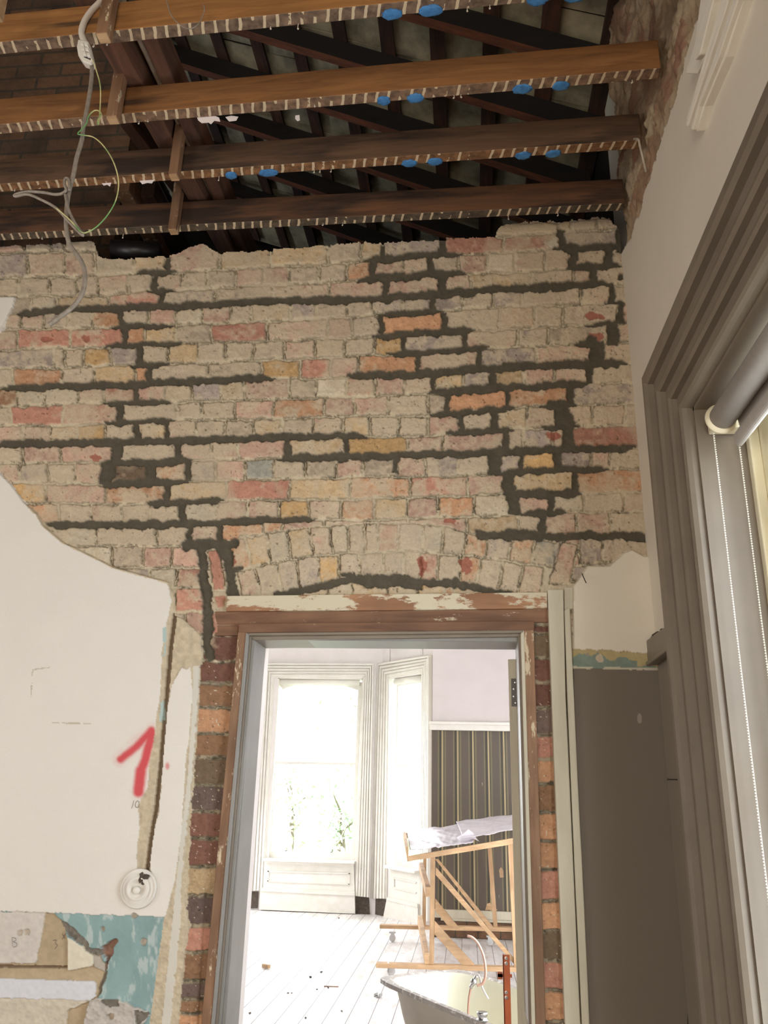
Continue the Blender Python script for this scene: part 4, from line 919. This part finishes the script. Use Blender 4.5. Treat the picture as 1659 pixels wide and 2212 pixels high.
# open door leaf swung into the far room
dl = empty('door_2', (xr_ - .005, .17, 0)); meta(dl, kind='structure')
A = hy(1096, 1396, .175); B = hy(1122, 1398, .185); wdt = .045
dx = np.array([.42, .78, 0.0]); dx = dx / np.linalg.norm(dx)
c0 = np.array([A[0], .172, 0]); c1 = np.array([B[0] + .006, .172, 0])
MB().hexa([*(c0 + np.array([0,0,.01]), c1 + np.array([0,0,.01]), c1 + dx * .8 + np.array([0,0,.01]), c0 + dx * .8 + np.array([0,0,.01])), *(c0 + np.array([0,0,1.985]), c1 + np.array([0,0,1.985]), c1 + dx * .8 + np.array([0,0,1.985]), c0 + dx * .8 + np.array([0,0,1.985]))]).build('door_leaf', M['old_cream'], dl, bevel=.002)
hg = slab(MB(), [(1104,1466),(1119,1466),(1121,1526),(1105,1526)], .1715, .1685).build('hinge', M['dark_steel'], dl)
for u, v in ((1113,1474),(1110,1488),(1110,1504),(1114,1518)):
    MB().lathe(hy(u, v, .1685), (0, -1, 0), [(.004, 0), (.0035, .0015), (.001, .002)], 12).build('hinge_screw', M['steel'], hg)

# cream boards on the right of the opening
t2 = empty('trim_2', tuple(hy(1202, 1700))); meta(t2, kind='structure')
slab(MB(), [(1183,1273),(1217,1273),(1222,1500),(1240,1900),(1254,2216),(1221,2216),(1210,1960),(1197,1650)], -.030, .03).build('board', M['old_cream'], t2, bevel=.003)
slab(MB(), [(1219,1318),(1231,1312),(1240,1500),(1249,1700),(1262,1950),(1274,2216),(1257,2216),(1242,1900),(1226,1520)], -.026, .03).build('narrow_board', M['old_cream'], t2, bevel=.003)
slab(MB(), [(1219,1268),(1238,1268),(1238,1315),(1219,1318)], -.014, .03).build('mortar_fill', M['old_cream'], t2, bevel=.003)

# plaster rosette at the foot of the chase
rp = hy(301, 1919, -.016); ro = empty('wall_rosette', tuple(rp)); meta(ro, 'round white ring-moulded switch block on the left plaster below the cut chase', 'rosette')
MB().lathe(rp, (0, -1, 0), [(.060, 0), (.060, .009), (.056, .014), (.051, .008), (.046, .019), (.039, .010), (.034, .024), (.027, .020), (.020, .010), (.004, .010)], 40).build('ring_moulding', M['gloss_white'], ro, smooth=True)
MB().lathe(rp + np.array([-.002, -.012, -.004]), (0, -1, 0), [(.012, 0), (.012, .008), (.009, .011), (.003, .012)], 20).build('centre_boss', M['gloss_white'], ro, smooth=True)
db = MB(); rnd = random.Random(5)
for q in range(9): db.blob(rp + np.array([rnd.uniform(.004, .026), -.016, rnd.uniform(.018, .042)]), rnd.uniform(.005, .010), q, 1, .4)
db.build('broken_hole', M['rubble'], ro)

# pencil marks on the plaster
def marks(strokes, y=-.0185, r=.0007):
    mb = MB()
    for P in strokes: mb.tube([hy(u, v, y) for u, v in P], r, 4, smooth=3)
    return mb
pm = marks([[(289,1729),(287,1738),(284,1747)], [(296,1730),(292,1738),(295,1745),(300,1741),(300,1732),(296,1730)]])
meta(pm.build('pencil_number', M['graphite']), 'faint pencilled number 10 below the red sprayed mark', 'pencil mark')
pm = marks([[(26,2025),(27,2044)], [(26,2025),(33,2027),(34,2032),(28,2034),(36,2038),(35,2044),(28,2046)]], -.0165)
meta(pm.build('pencil_letter', M['graphite']), 'faint pencilled letter B on the bare render at lower left', 'pencil mark')
pm = marks([[(114,2032),(122,2030),(119,2037),(124,2042),(118,2050)], [(134,2017),(140,2028)], [(142,2016),(134,2029)]], -.0065)
meta(pm.build('pencil_figures', M['graphite']), 'faint pencilled figures beside the teal paint at lower left', 'pencil mark')

# ---------------------------------------------------------------- far room with the bay
YW = 8.88
struct(MB().box(-4.1, 2.7, .022, 9.6, -.06, 0), 'floor', M['boards'])
struct(MB().box(-4.1, -4.0, .30, 9.6, 0, 3.95), 'wall_left', M['white_room'])
struct(MB().box(2.6, 2.7, .30, 7.45, 0, 3.95), 'wall_right', M['white_room'])
struct(MB().box(-4.1, 2.7, 2.6, 9.6, 3.90, 3.98), 'ceiling', M['white_room'])
xo0, xo1 = hy(592, 1600, YW)[0], hy(781, 1600, YW)[0]; zo0, zo1 = hy(690, 1857, YW)[2], hy(690, 1464, YW)[2]
xc_ = -1.165
wf = empty('wall_far', (-2.1, YW, 0)); meta(wf, kind='structure')
MB().box(-4.0, xo0, YW, YW + .25, 0, 3.92).box(xo1, xc_ + .1, YW, YW + .25, 0, 3.92).box(xo0, xo1, YW, YW + .25, zo1, 3.92).box(xo0, xo1, YW, YW + .25, 0, zo0).build('centre_wall', M['white_room'], wf)
PA = np.array([xc_, YW, 1.5]); NA = _n([-.715, -.70, 0])
ang_ = MB()
for px in ([(817,1300),(843,1300),(836,2010),(811,2010)], [(843,1300),(914,1300),(914,1456),(843,1466)], [(842,1300),(950,1300),(950,2040),(908,2040)][0:0] or [(913,1300),(945,1300),(945,2040),(909,2040)], [(837,1868),(911,1880),(911,2040),(836,2000)]):
    slabp(ang_, px, PA, NA, -.22)
ang_.build('splayed_wall', M['white_room'], wf)
ws = empty('wall_striped', (.5, 7.3, 0)); meta(ws, kind='structure')
xs0 = hy(934, 1700, 7.3)[0]; zr = hy(1010, 1575, 7.3)[2]; zk = hy(1020, 1966, 7.3)[2]; zb_ = hy(1020, 1984, 7.3)[2]
MB().box(xs0, 2.65, 7.3, 7.45, zr, 3.92).build('upper_plaster', M['cream_grey'], ws)
MB().box(xs0 - .01, 2.65, 7.295, 7.45, zk, zr).build('striped_wallpaper', M['stripe'], ws)
MB().box(xs0, 2.65, 7.31, 7.45, 0, zk).build('exposed_brick', M['far_brick'], ws)
MB().box(xs0, xs0 + .1, 7.40, 8.3, 0, 3.92).build('return_wall', M['white_room'], ws)
pr = MB(); pr.box(xs0 - .03, 2.6, 7.245, 7.295, zr - .02, zr + .075).box(xs0 - .04, 2.6, 7.225, 7.295, zr + .045, zr + .08)
struct(pr, 'trim_3', M['gloss_white'], bevel=.006)
struct(MB().box(xs0 + .03, 2.6, 7.255, 7.30, zb_, zk).box(xs0 + .1, 2.6, 7.27, 7.30, zb_ - .03, zb_), 'baseboard_far', M['old_cream'], bevel=.004)
tp_ = MB(); slab(tp_, [(1078,1880),(1082,1873),(1087,1880),(1088,1895),(1080,1896)], 7.294, 7.290)
slab(tp_, [(1048,1966),(1052,1952),(1058,1950),(1065,1958),(1075,1966)], 7.294, 7.290); tp_.build('torn_patches', M['pine'], ws)

def ridged(parent, outer, inner, n, plane, dep):
    outer = [np.array(p, float) for p in outer]; inner = [np.array(p, float) for p in inner]
    mb = MB()
    for i in range(n):
        a, b = i / n, (i + .62) / n
        d = dep * (1.0 - .55 * i / n)
        for (ta, tb, dd) in ((a, b, d), (b, (i+1)/n, d * .55)):
            q = [o + (k - o) * ta for o, k in zip(outer, inner)]; r = [o + (k - o) * tb for o, k in zip(outer, inner)]
            # order: BL, TL, TR, BR
            for s in range(3): plane(mb, [q[s], q[s+1], r[s+1], r[s]], dd)
    return mb.build('architrave', M['gloss_white'], parent)
w2 = empty('window_2', (-2.1, YW, .66)); meta(w2, kind='structure')
pc_ = lambda mb, px, d: slab(mb, [tuple(p) for p in px], YW, YW - d)
ridged(w2, [(536,1924),(569,1434),(808,1435),(797,1937)], [(570,1922),(592,1464),(784,1464),(766,1934)], 5, pc_, .075)
def far_sash(parent, P, plane, mk='gloss_white'):
    """P: corner px of the sash opening TL TR BR BL, split at the meeting rail"""
    TL, TR, BR, BL = [np.array(p, float) for p in P]; mb = MB()
    L = lambda t: TL + (BL - TL) * t
    R_ = lambda t: TR + (BR - TR) * t
    X = lambda t, s: L(t) + (R_(t) - L(t)) * s
    w_ = .045
    for t0, t1 in ((0, 1),):
        plane(mb, [X(t0, 0), X(t0, w_), X(t1, w_), X(t1, 0)], .04); plane(mb, [X(t0, 1-w_), X(t0, 1), X(t1, 1), X(t1, 1-w_)], .04)
    for t0, t1 in ((0, .022), (.452, .466), (.955, 1.0)): plane(mb, [X(t0, 0), X(t0, 1), X(t1, 1), X(t1, 0)], .045)
    s_ = mb.build('sash', M[mk], parent)
    g = MB(); plane(g, [X(.01, .02), X(.01, .98), X(.99, .98), X(.99, .02)], .006); g.build('pane', M['glass'], parent)
    return s_
pw = lambda mb, px, d: slab(mb, [tuple(p) for p in px], YW + .12, YW + .12 - d)
far_sash(w2, [(598,1472),(783,1474),(768,1858),(578,1854)], pw)
MB().box(xo0, xo0 + .02, YW, YW + .14, zo0, zo1).box(xo1 - .02, xo1, YW, YW + .14, zo0, zo1).box(xo0, xo1, YW, YW + .14, zo1 - .02, zo1).build('window_frame', M['gloss_white'], w2)
g_ = MB(); pw(g_, [(604,1478),(640,1479),(611,1490)], .03); pw(g_, [(775,1478),(775,1492),(735,1479)], .03); g_.build('arched_corner', M['gloss_white'], w2)
MB().tube([hy(600, 1473, YW + .05), hy(777, 1475, YW + .05)], .045, 16).build('blind_roller', M['white_plastic'], w2, smooth=True)
g_ = MB(); slab(g_, [(568,1855),(765,1861),(765,1866),(568,1860)], YW - .14, YW); slab(g_, [(570,1860),(764,1866),(763,1871),(572,1865)], YW - .09, YW); g_.build('window_sill', M['gloss_white'], w2)
g_ = MB(); slab(g_, [(571,1864),(764,1870),(766,1926),(568,1917)], YW - .045, YW)
for q in ([(578,1881),(756,1886),(756,1888.5),(578,1883.5)], [(577,1902),(755,1909),(755,1911.5),(577,1904.5)], [(578,1881),(581,1881),(580,1904),(577,1904)], [(753,1886),(756,1886),(755,1911),(752,1911)]): slab(g_, q, YW - .060, YW)
slab(g_, [(567,1917),(766,1926),(766,1930),(565,1921)], YW - .07, YW); slab(g_, [(565,1921),(766,1930),(766,1935),(563,1925)], YW - .09, YW)
g_.build('apron_panel', M['gloss_white'], w2)
slab(MB(), [(562,1925),(766,1935),(767,1974),(560,1965)], YW - .075, YW).build('plinth', M['gloss_white'], w2)
slab(MB(), [(767,1937),(797,1939),(799,1981),(768,1976)], YW - .02, YW).build('bare_brick_foot', M['rubble'], w2)
slab(MB(), [(540,1926),(558,1926),(556,1962),(536,1962)], YW - .02, YW).build('bare_brick_foot', M['rubble'], w2)
g_ = MB()
for u, v in ((620, 1838), (718, 1841)): g_.tube([hy(u - 4, v, YW + .06), hy(u, v - 1, YW + .06), hy(u, v - 7, YW + .06)], .006, 6)
g_.build('sash_lift', M['dark_steel'], w2)

w3 = empty('window_3', tuple(hitp(875, 1870, PA, NA))); meta(w3, kind='structure')
pa = lambda mb, px, d: slabp(mb, [tuple(p) for p in px], PA, NA, d)
ridged(w3, [(809,1940),(823,1435),(934,1417),(932,1990)], [(837,1941),(843,1465),(913,1452),(909,1986)], 5, pa, .07)
PB = PA - NA * .12
pb = lambda mb, px, d: slabp(mb, [tuple(p) for p in px], PB, NA, d)
far_sash(w3, [(862,1474),(922,1464),(920,1884),(858,1868)], pb)
A_ = hitp(848, 1468, PA, NA); B_ = hitp(914, 1463, PA, NA)
MB().tube([hitp(855, 1473, PA - NA*.05, NA), hitp(915, 1464, PA - NA*.05, NA)], .045, 16).build('blind_roller', M['white_plastic'], w3, smooth=True)
g_ = MB(); pa(g_, [(846,1868),(912,1880),(912,1886),(846,1874)], .13); g_.build('window_sill', M['gloss_white'], w3)
g_ = MB(); pa(g_, [(848,1873),(911,1885),(911,1960),(845,1944)], .04)
for q in ([(856,1895),(905,1905),(905,1908),(856,1898)], [(856,1915),(905,1927),(905,1930),(856,1918)], [(856,1895),(858,1895),(858,1917),(856,1917)]): pa(g_, q, .055)
pa(g_, [(845,1937),(911,1952),(911,1960),(844,1944)], .075); g_.build('apron_panel', M['gloss_white'], w3)
g_ = MB(); pa(g_, [(843,1944),(911,1960),(911,1996),(836,1981)], .065); g_.build('plinth', M['gloss_white'], w3)
g_ = MB(); pa(g_, [(808,1941),(836,1943),(835,1981),(811,1977)], .02); g_.build('bare_brick_foot', M['rubble'], w3)

# ---------------------------------------------------------------- timber trolley
YN, YF = 5.2, 6.9
tr = empty('timber_trolley', (-.2, 6.0, 0)); meta(tr, 'pine timber trolley with a sloped tray under plastic sheet, standing before the striped wall', 'trolley')
def tim(name, px, y, mk='pine', th=.045): return slab(MB(), px, y - th / 2, y + th / 2).build(name, M[mk], tr, bevel=.002)
tim('bottom_rail', [(812,2081),(1107,2090),(1220,2094),(1220,2104),(1107,2100),(812,2091)], YN, th=.09)
tim('bottom_rail', [(820,1998),(1104,2004),(1200,2006),(1200,2015),(1104,2013),(820,2006)], YF, th=.09)
tim('post', [(930,1850),(940,1850),(937,2084),(927,2083)], YN, 'pine_z')
tim('post', [(914.5,1850),(921,1850),(919.5,2001),(912,2000)], YF, 'pine_z')
tim('post', [(1053,1830),(1062,1829),(1075,2004),(1066,2004)], YF, 'pine_z')
tim('post', [(1097,1822),(1108,1820),(1122,2092),(1111,2092)], YN, 'pine_z')
tim('brace', [(941,1873),(1107,2066),(1118,2079),(1118,2092),(1107,2079),(941,1890)], YN + .04, th=.03)
tim('brace', [(940,1856),(947,1856),(1067,2004),(1055,2004)], YF - .03, th=.03)
tim('brace', [(939,1990),(1027,2086),(998,2085),(938,2018)], YN + .03, th=.03)
tim('brace', [(940,1941),(990,2002),(968,2001),(940,1966)], YF - .03, th=.03)
def crossb(near, far):
    n = [hy(u, v, YN - .03) for u, v in near]; f_ = [hy(u, v, YF) for u, v in far]
    return MB().hexa([n[0], n[1], n[2], n[3], f_[0], f_[1], f_[2], f_[3]]).build('cross_board', M['pine'], tr, bevel=.002)
crossb([(919.5,1916),(930,1916),(930,1937),(919.5,1937)], [(905,1863),(914,1863),(914,1880),(905,1880)])
crossb([(917,2059),(927,2059),(927,2083),(917,2083)], [(902,1977),(912,1977),(912,1995),(902,1995)])
tim('tray_rail', [(880,1850),(1100,1812),(1200,1795),(1200,1808),(1100,1825),(881,1861)], YN - .01, th=.05)
tim('tray_rail', [(872,1800),(1100,1773),(1180,1763),(1180,1776),(1100,1786),(873,1812)], YF, th=.05)
n = [hy(*p, YN - .03) for p in ((876,1829),(883,1829),(882,1861),(880,1861))]; f_ = [hy(*p, YF) for p in ((870,1797),(877,1797),(877,1812),(871,1812))]
MB().hexa([n[0], n[1], n[2], n[3], f_[0], f_[1], f_[2], f_[3]]).build('tray_end', M['pine'], tr, bevel=.002)
def castor(u, v, y):
    c = hy(u, v, y); c[2] = 0; k = MB().box(c[0]-.035, c[0]+.035, y-.03, y+.03, .085, .10).box(c[0]-.02, c[0]+.02, y-.018, y-.012, .03, .09).box(c[0]-.02, c[0]+.02, y+.012, y+.018, .03, .09)
    fk = k.build('castor_fork', M['steel'], tr)
    MB().lathe((c[0], y - .012, .036), (0, 1, 0), [(.02, 0), (.034, .003), (.036, .012), (.034, .021), (.02, .024)], 20).build('castor_wheel', M['hose'], fk, smooth=True)
castor(845, 2098, YN); castor(848, 2020, YF); castor(1058, 2028, YF)
# plastic sheets draped in the tray: a thing lying on the trolley
def sheet(name, NL, NR, FR, FL, seed, lift, label, amp=.02):
    a, b = hy(*NL, YN - .04), hy(*NR, YN - .04); c, d = hy(*FR, YF - .02), hy(*FL, YF - .02); n_ = 46; m__ = 34
    s, t = np.meshgrid(np.linspace(0, 1, n_), np.linspace(0, 1, m__))
    P = (a*(1-s[...,None]) + b*s[...,None])*(1-t[...,None]) + (d*(1-s[...,None]) + c*s[...,None])*t[...,None]
    P[..., 2] += lift + (fbm(s*30, t*14, 5, 4, seed) - .5) * amp * 2 + (fbm(s*20 + t*18, t*4, 3, 3, seed+1) - .5) * amp * 1.6
    mb = MB(); vs = P.reshape(-1, 3); fs = [(i*n_+j, i*n_+j+1, (i+1)*n_+j+1, (i+1)*n_+j) for i in range(m__-1) for j in range(n_-1)]
    mb.add(vs, fs); o = mb.build(name, M['sheet'], smooth=True)
    so = o.modifiers.new('s', 'SOLIDIFY'); so.thickness = .003
    return meta(o, label, 'sheet', 'plastic sheets in the trolley tray')
sheet('plastic_sheet', (885,1848), (1022,1826), (1040,1779), (879,1803), 5, .03, 'crumpled translucent plastic sheet covering the left part of the trolley tray')
sheet('plastic_sheet', (1000,1822), (1150,1798), (1150,1764), (985,1784), 15, .05, 'second translucent plastic sheet over the right part of the trolley tray', .012)
fl = MB(); F = [hy(*p, YN + .1) for p in ((986,1809),(996,1822),(1010,1822),(1017,1813),(1023,1812),(1036,1818),(1030,1812),(1022,1799),(1012,1791),(1002,1800))]
fl.add(F, [tuple(range(len(F)))]); fo = fl.build('plastic_flap', M['sheet']); so = fo.modifiers.new('s', 'SOLIDIFY'); so.thickness = .003
meta(fo, 'pointed fold of plastic sheet standing up in the middle of the trolley tray', 'sheet')

# ---------------------------------------------------------------- bath
ZR = .50
Lc = hz(804, 2112, ZR); Fc = hz(1000, 2093, ZR); Wv = Fc - Lc; Wl = np.linalg.norm(Wv); Wv = Wv / Wl
Dv = hz(1040, 2206, ZR) - Lc; Dv = Dv - Wv * (Dv @ Wv); Dv = _n(Dv); LEN = 1.5
ctr = Lc + Wv * Wl / 2 + Dv * LEN / 2
bt = empty('bathtub', (ctr[0], ctr[1], 0)); meta(bt, 'old cream enamel bathtub with worn grey rim, standing loose on the far room floor', 'bathtub')
def loop(sx, sy, z, n_, off=0.0, cnt=56):
    out = []
    for t in np.linspace(0, 2*math.pi, cnt, endpoint=False):
        c, s = math.cos(t), math.sin(t)
        k = (abs(c)**n_ + abs(s)**n_) ** (-1.0 / n_)
        out.append(np.array([ctr[0], ctr[1], z]) + Dv * (k * c * LEN / 2 * sx + off) + Wv * (k * s * Wl / 2 * sy))
    return out
def shell(loops, cap=True):
    n_ = len(loops[0]); vs = [p for l in loops for p in l]
    fs = [(i*n_+j, i*n_+(j+1)%n_, (i+1)*n_+(j+1)%n_, (i+1)*n_+j) for i in range(len(loops)-1) for j in range(n_)]
    if cap: fs.append(tuple(range((len(loops)-1)*n_, len(loops)*n_)))
    return MB().add(vs, fs)
shell([loop(.955,.90,ZR,5), loop(.93,.86,ZR-.03,4.5), loop(.88,.78,ZR-.15,4), loop(.82,.66,ZR-.30,3.5), loop(.76,.52,ZR-.37,3), loop(.6,.3,ZR-.385,2.5)]).build('inner_enamel', M['enamel'], bt, smooth=True)
shell([loop(.96,.93,ZR-.012,5), loop(.93,.88,ZR-.04,4.5), loop(.90,.82,ZR-.16,4), loop(.84,.70,ZR-.33,3.5), loop(.70,.5,ZR-.41,3)]).build('outer_shell', M['bath_out'], bt, smooth=True)
shell([loop(.955,.90,ZR,5), loop(.97,.94,ZR+.008,6), loop(1.0,1.0,ZR+.004,9), loop(1.0,1.0,ZR-.018,9), loop(.965,.93,ZR-.02,5)], cap=False).build('rolled_rim', M['bath_rim'], bt)
for a_, b_ in ((-.6, -.6), (-.6, .6), (.6, -.6), (.6, .6)):
    c = ctr + Dv * a_ * LEN / 2 + Wv * b_ * Wl / 2 * .75
    MB().lathe((c[0], c[1], 0), (0, 0, 1), [(.03, 0), (.022, .02), (.03, .09), (.035, .15)], 12).build('foot', M['bath_out'], bt, smooth=True)
wp = hz(1042, 2204, ZR + .01)
meta(MB().lathe(wp, (0, 0, 1), [(.028, 0), (.030, .004), (.022, .006), (.022, .022), (.026, .024), (.026, .034), (.018, .036)], 24).build('waste_fitting', M['steel'], smooth=True), 'chrome ring fitting sitting on the near bath rim', 'fitting')
YT = 1.75
tp = empty('bath_tap', tuple(hy(1022, 2124, YT))); meta(tp, 'old chrome tap with bent copper pipes standing at the back of the bathtub', 'tap')
MB().tube([hy(1030,2108,YT), hy(1026,2116,YT), hy(1022,2124,YT), hy(1016,2134,YT)], .009, 10, smooth=3).blob(hy(1023, 2121, YT), .016, 2, 2, .15).build('tap_body', M['steel'], tp, smooth=True)
MB().tube([hy(1017,2134,YT), hy(1014,2150,YT), hy(1012,2170,YT), hy(1011,2196,YT)], .0055, 8, smooth=4).build('copper_pipe', M['copper'], tp, smooth=True)
meta(MB().tube([hy(*p, YT) for p in ((1009,2022),(1018,2024),(1028,2032),(1037,2046),(1044,2064),(1048,2084),(1049,2104),(1046,2118),(1040,2126),(1030,2129))], [.0065, .0065], 10, smooth=4).build('bent_pipe', M['copper'], smooth=True), 'long bent copper pipe curling up above the bathtub', 'pipe')
meta(MB().tube([hy(*p, YT + .02) for p in ((1033,2104),(1037,2114),(1040,2128),(1046,2142),(1055,2158))], .0045, 8, smooth=4).build('thin_hose', M['hose'], smooth=True), 'short thin grey hose end hanging inside the bathtub', 'hose')
# orange steel bar
YO = .62
ob = empty('steel_prop', tuple(hy(1094, 2200, YO)) [:2] + (0,)); meta(ob, 'upright orange-red steel bar with bolts in front of the bathtub beside the door jamb', 'steel bar')
a = hy(1086, 2063, YO); b = hy(1101, 2063, YO)
MB().box(a[0], b[0], YO, YO + .012, 0, a[2]).box(a[0], a[0] + .004, YO, YO + .03, 0, a[2]).build('bar', M['orange'], ob, bevel=.001)
for v in (2070, 2081, 2144, 2155):
    c = hy(1093.5, v, YO); MB().lathe(c, (0, -1, 0), [(.0062, 0), (.0062, .003), (.0045, .0032), (.0045, .008), (.002, .009)], 6 if v in (2070, 2144) else 16).build('bolt', M['steel'], ob)
a = hy(1075, 2101, YO + .01); b = hy(1106, 2109, YO + .01)
MB().box(a[0], a[0] + .018, YO + .012, YO + .03, b[2] - .012, a[2]).box(a[0], b[0], YO + .012, YO + .02, b[2] - .005, b[2] + .006).build('cross_bracket', M['orange'], ob)

# ---------------------------------------------------------------- small things on the far floor
p = hz(575, 2087, .02)
meta(MB().beam(p + np.array([-.035, .02, 0]), p + np.array([.035, -.02, 0]), .03, .03).build('wood_offcut', M['pine'], bevel=.002), 'small pale timber offcut lying on the white floor left of the bathtub', 'wood offcut')
p = hz(817, 2150, .012)
mb = MB()
for s in (-.018, .018): mb.beam(p + np.array([s - .01, -.03, .004]), p + np.array([s + .01, .03, .004]), .004, .024)
mb.beam(p + np.array([-.01, -.02, -.006]), p + np.array([.01, .02, -.006]), .036, .003)
meta(mb.build('metal_channel', M['steel']), 'short bright metal channel piece on the floor beside the bathtub', 'metal clip')
rnd = random.Random(77)
for q, (u, v, r) in enumerate(((516,2063,.010),(518,2123,.014),(670,2112,.014),(694,2101,.012),(709,2135,.010),(622,2146,.008),(630,2146,.007),(540,2190,.012),(738,2185,.008),(685,2138,.008),(660,2200,.009),(732,1984,.012))):
    p = hz(u, v, 0); meta(MB().blob((p[0], p[1], r * .5), (r, r * 1.3, r * .6), q, 1, .35).build('rubble_crumb', M['rubble']), 'tiny dark crumb of rubble scattered on the worn white floor', 'rubble', 'rubble crumbs on the far floor')
p = hz(718, 2131, .003); meta(MB().beam(p + np.array([-.07, .0, 0]), p + np.array([.05, .01, 0]), .02, .004).build('wood_splinter', M['raw_brown_x']), 'thin brown timber splinter on the white floor before the bathtub', 'splinter')

# ---------------------------------------------------------------- outside
struct(MB().box(-60, 60, 9.9, 60, -.7, -.6), 'ground', M['grass'])
sun = bpy.data.lights.new('sun', 'SUN'); sun.energy = 80; sun.angle = .03; so_ = bpy.data.objects.new('sun', sun); sc.collection.objects.link(so_)
so_.rotation_euler = Vector((.25, .62, -.74)).to_track_quat('-Z', 'Y').to_euler()
def tree(name, cx, cy, zb, hgt, rad, n_, seed, label, ls=.09, dens=None):
    rnd = np.random.default_rng(seed); root = empty(name, (cx, cy, -.6)); meta(root, label, 'tree')
    t = MB().tube([(cx, cy, -.6), (cx + .1, cy, zb), (cx, cy + .1, zb + hgt * .6)], [.10, .03], 8, smooth=3)
    for k in range(6):
        a = rnd.uniform(0, 6.28); t.tube([(cx, cy, zb + hgt * .12 * k), (cx + rad * .7 * math.cos(a), cy + rad * .7 * math.sin(a), zb + hgt * (.12 * k + .2))], [.03, .01], 5)
    t.build('trunk', M['bark'], root)
    cl_ = rnd.normal(0, .42, (26, 3)) * [rad, rad, hgt * .5]; vs = []; fs = []
    for i in range(n_):
        c = cl_[rnd.integers(len(cl_))] + rnd.normal(0, .16, 3) * rad; c = c + [cx, cy, zb + hgt * .5]
        u = rnd.normal(0, 1, 3); u /= np.linalg.norm(u); v = np.cross(u, rnd.normal(0, 1, 3)); v /= np.linalg.norm(v); s = ls * rnd.uniform(.6, 1.3)
        b = len(vs); vs += [c - u*s, c + v*s*.35, c + u*s, c - v*s*.35]; fs.append((b, b+1, b+2, b+3))
    me = MB(); me.v = [tuple(x) for x in vs]; me.f = fs; me.build('foliage', M['leaf'], root)
tree('garden_tree', -4.0, 16.5, .4, 2.0, 1.0, 420, 1, 'pale sunlit shrub low in the left half of the centre bay window')
tree('garden_tree', -2.6, 15.0, .1, 1.7, .8, 520, 2, 'pale leafy shrub in the lower right of the centre bay window')
tree('garden_tree', -3.1, 24.0, 2.6, 3.4, 1.6, 260, 3, 'sparse overexposed tree high in the centre bay window, upper sash', .12)
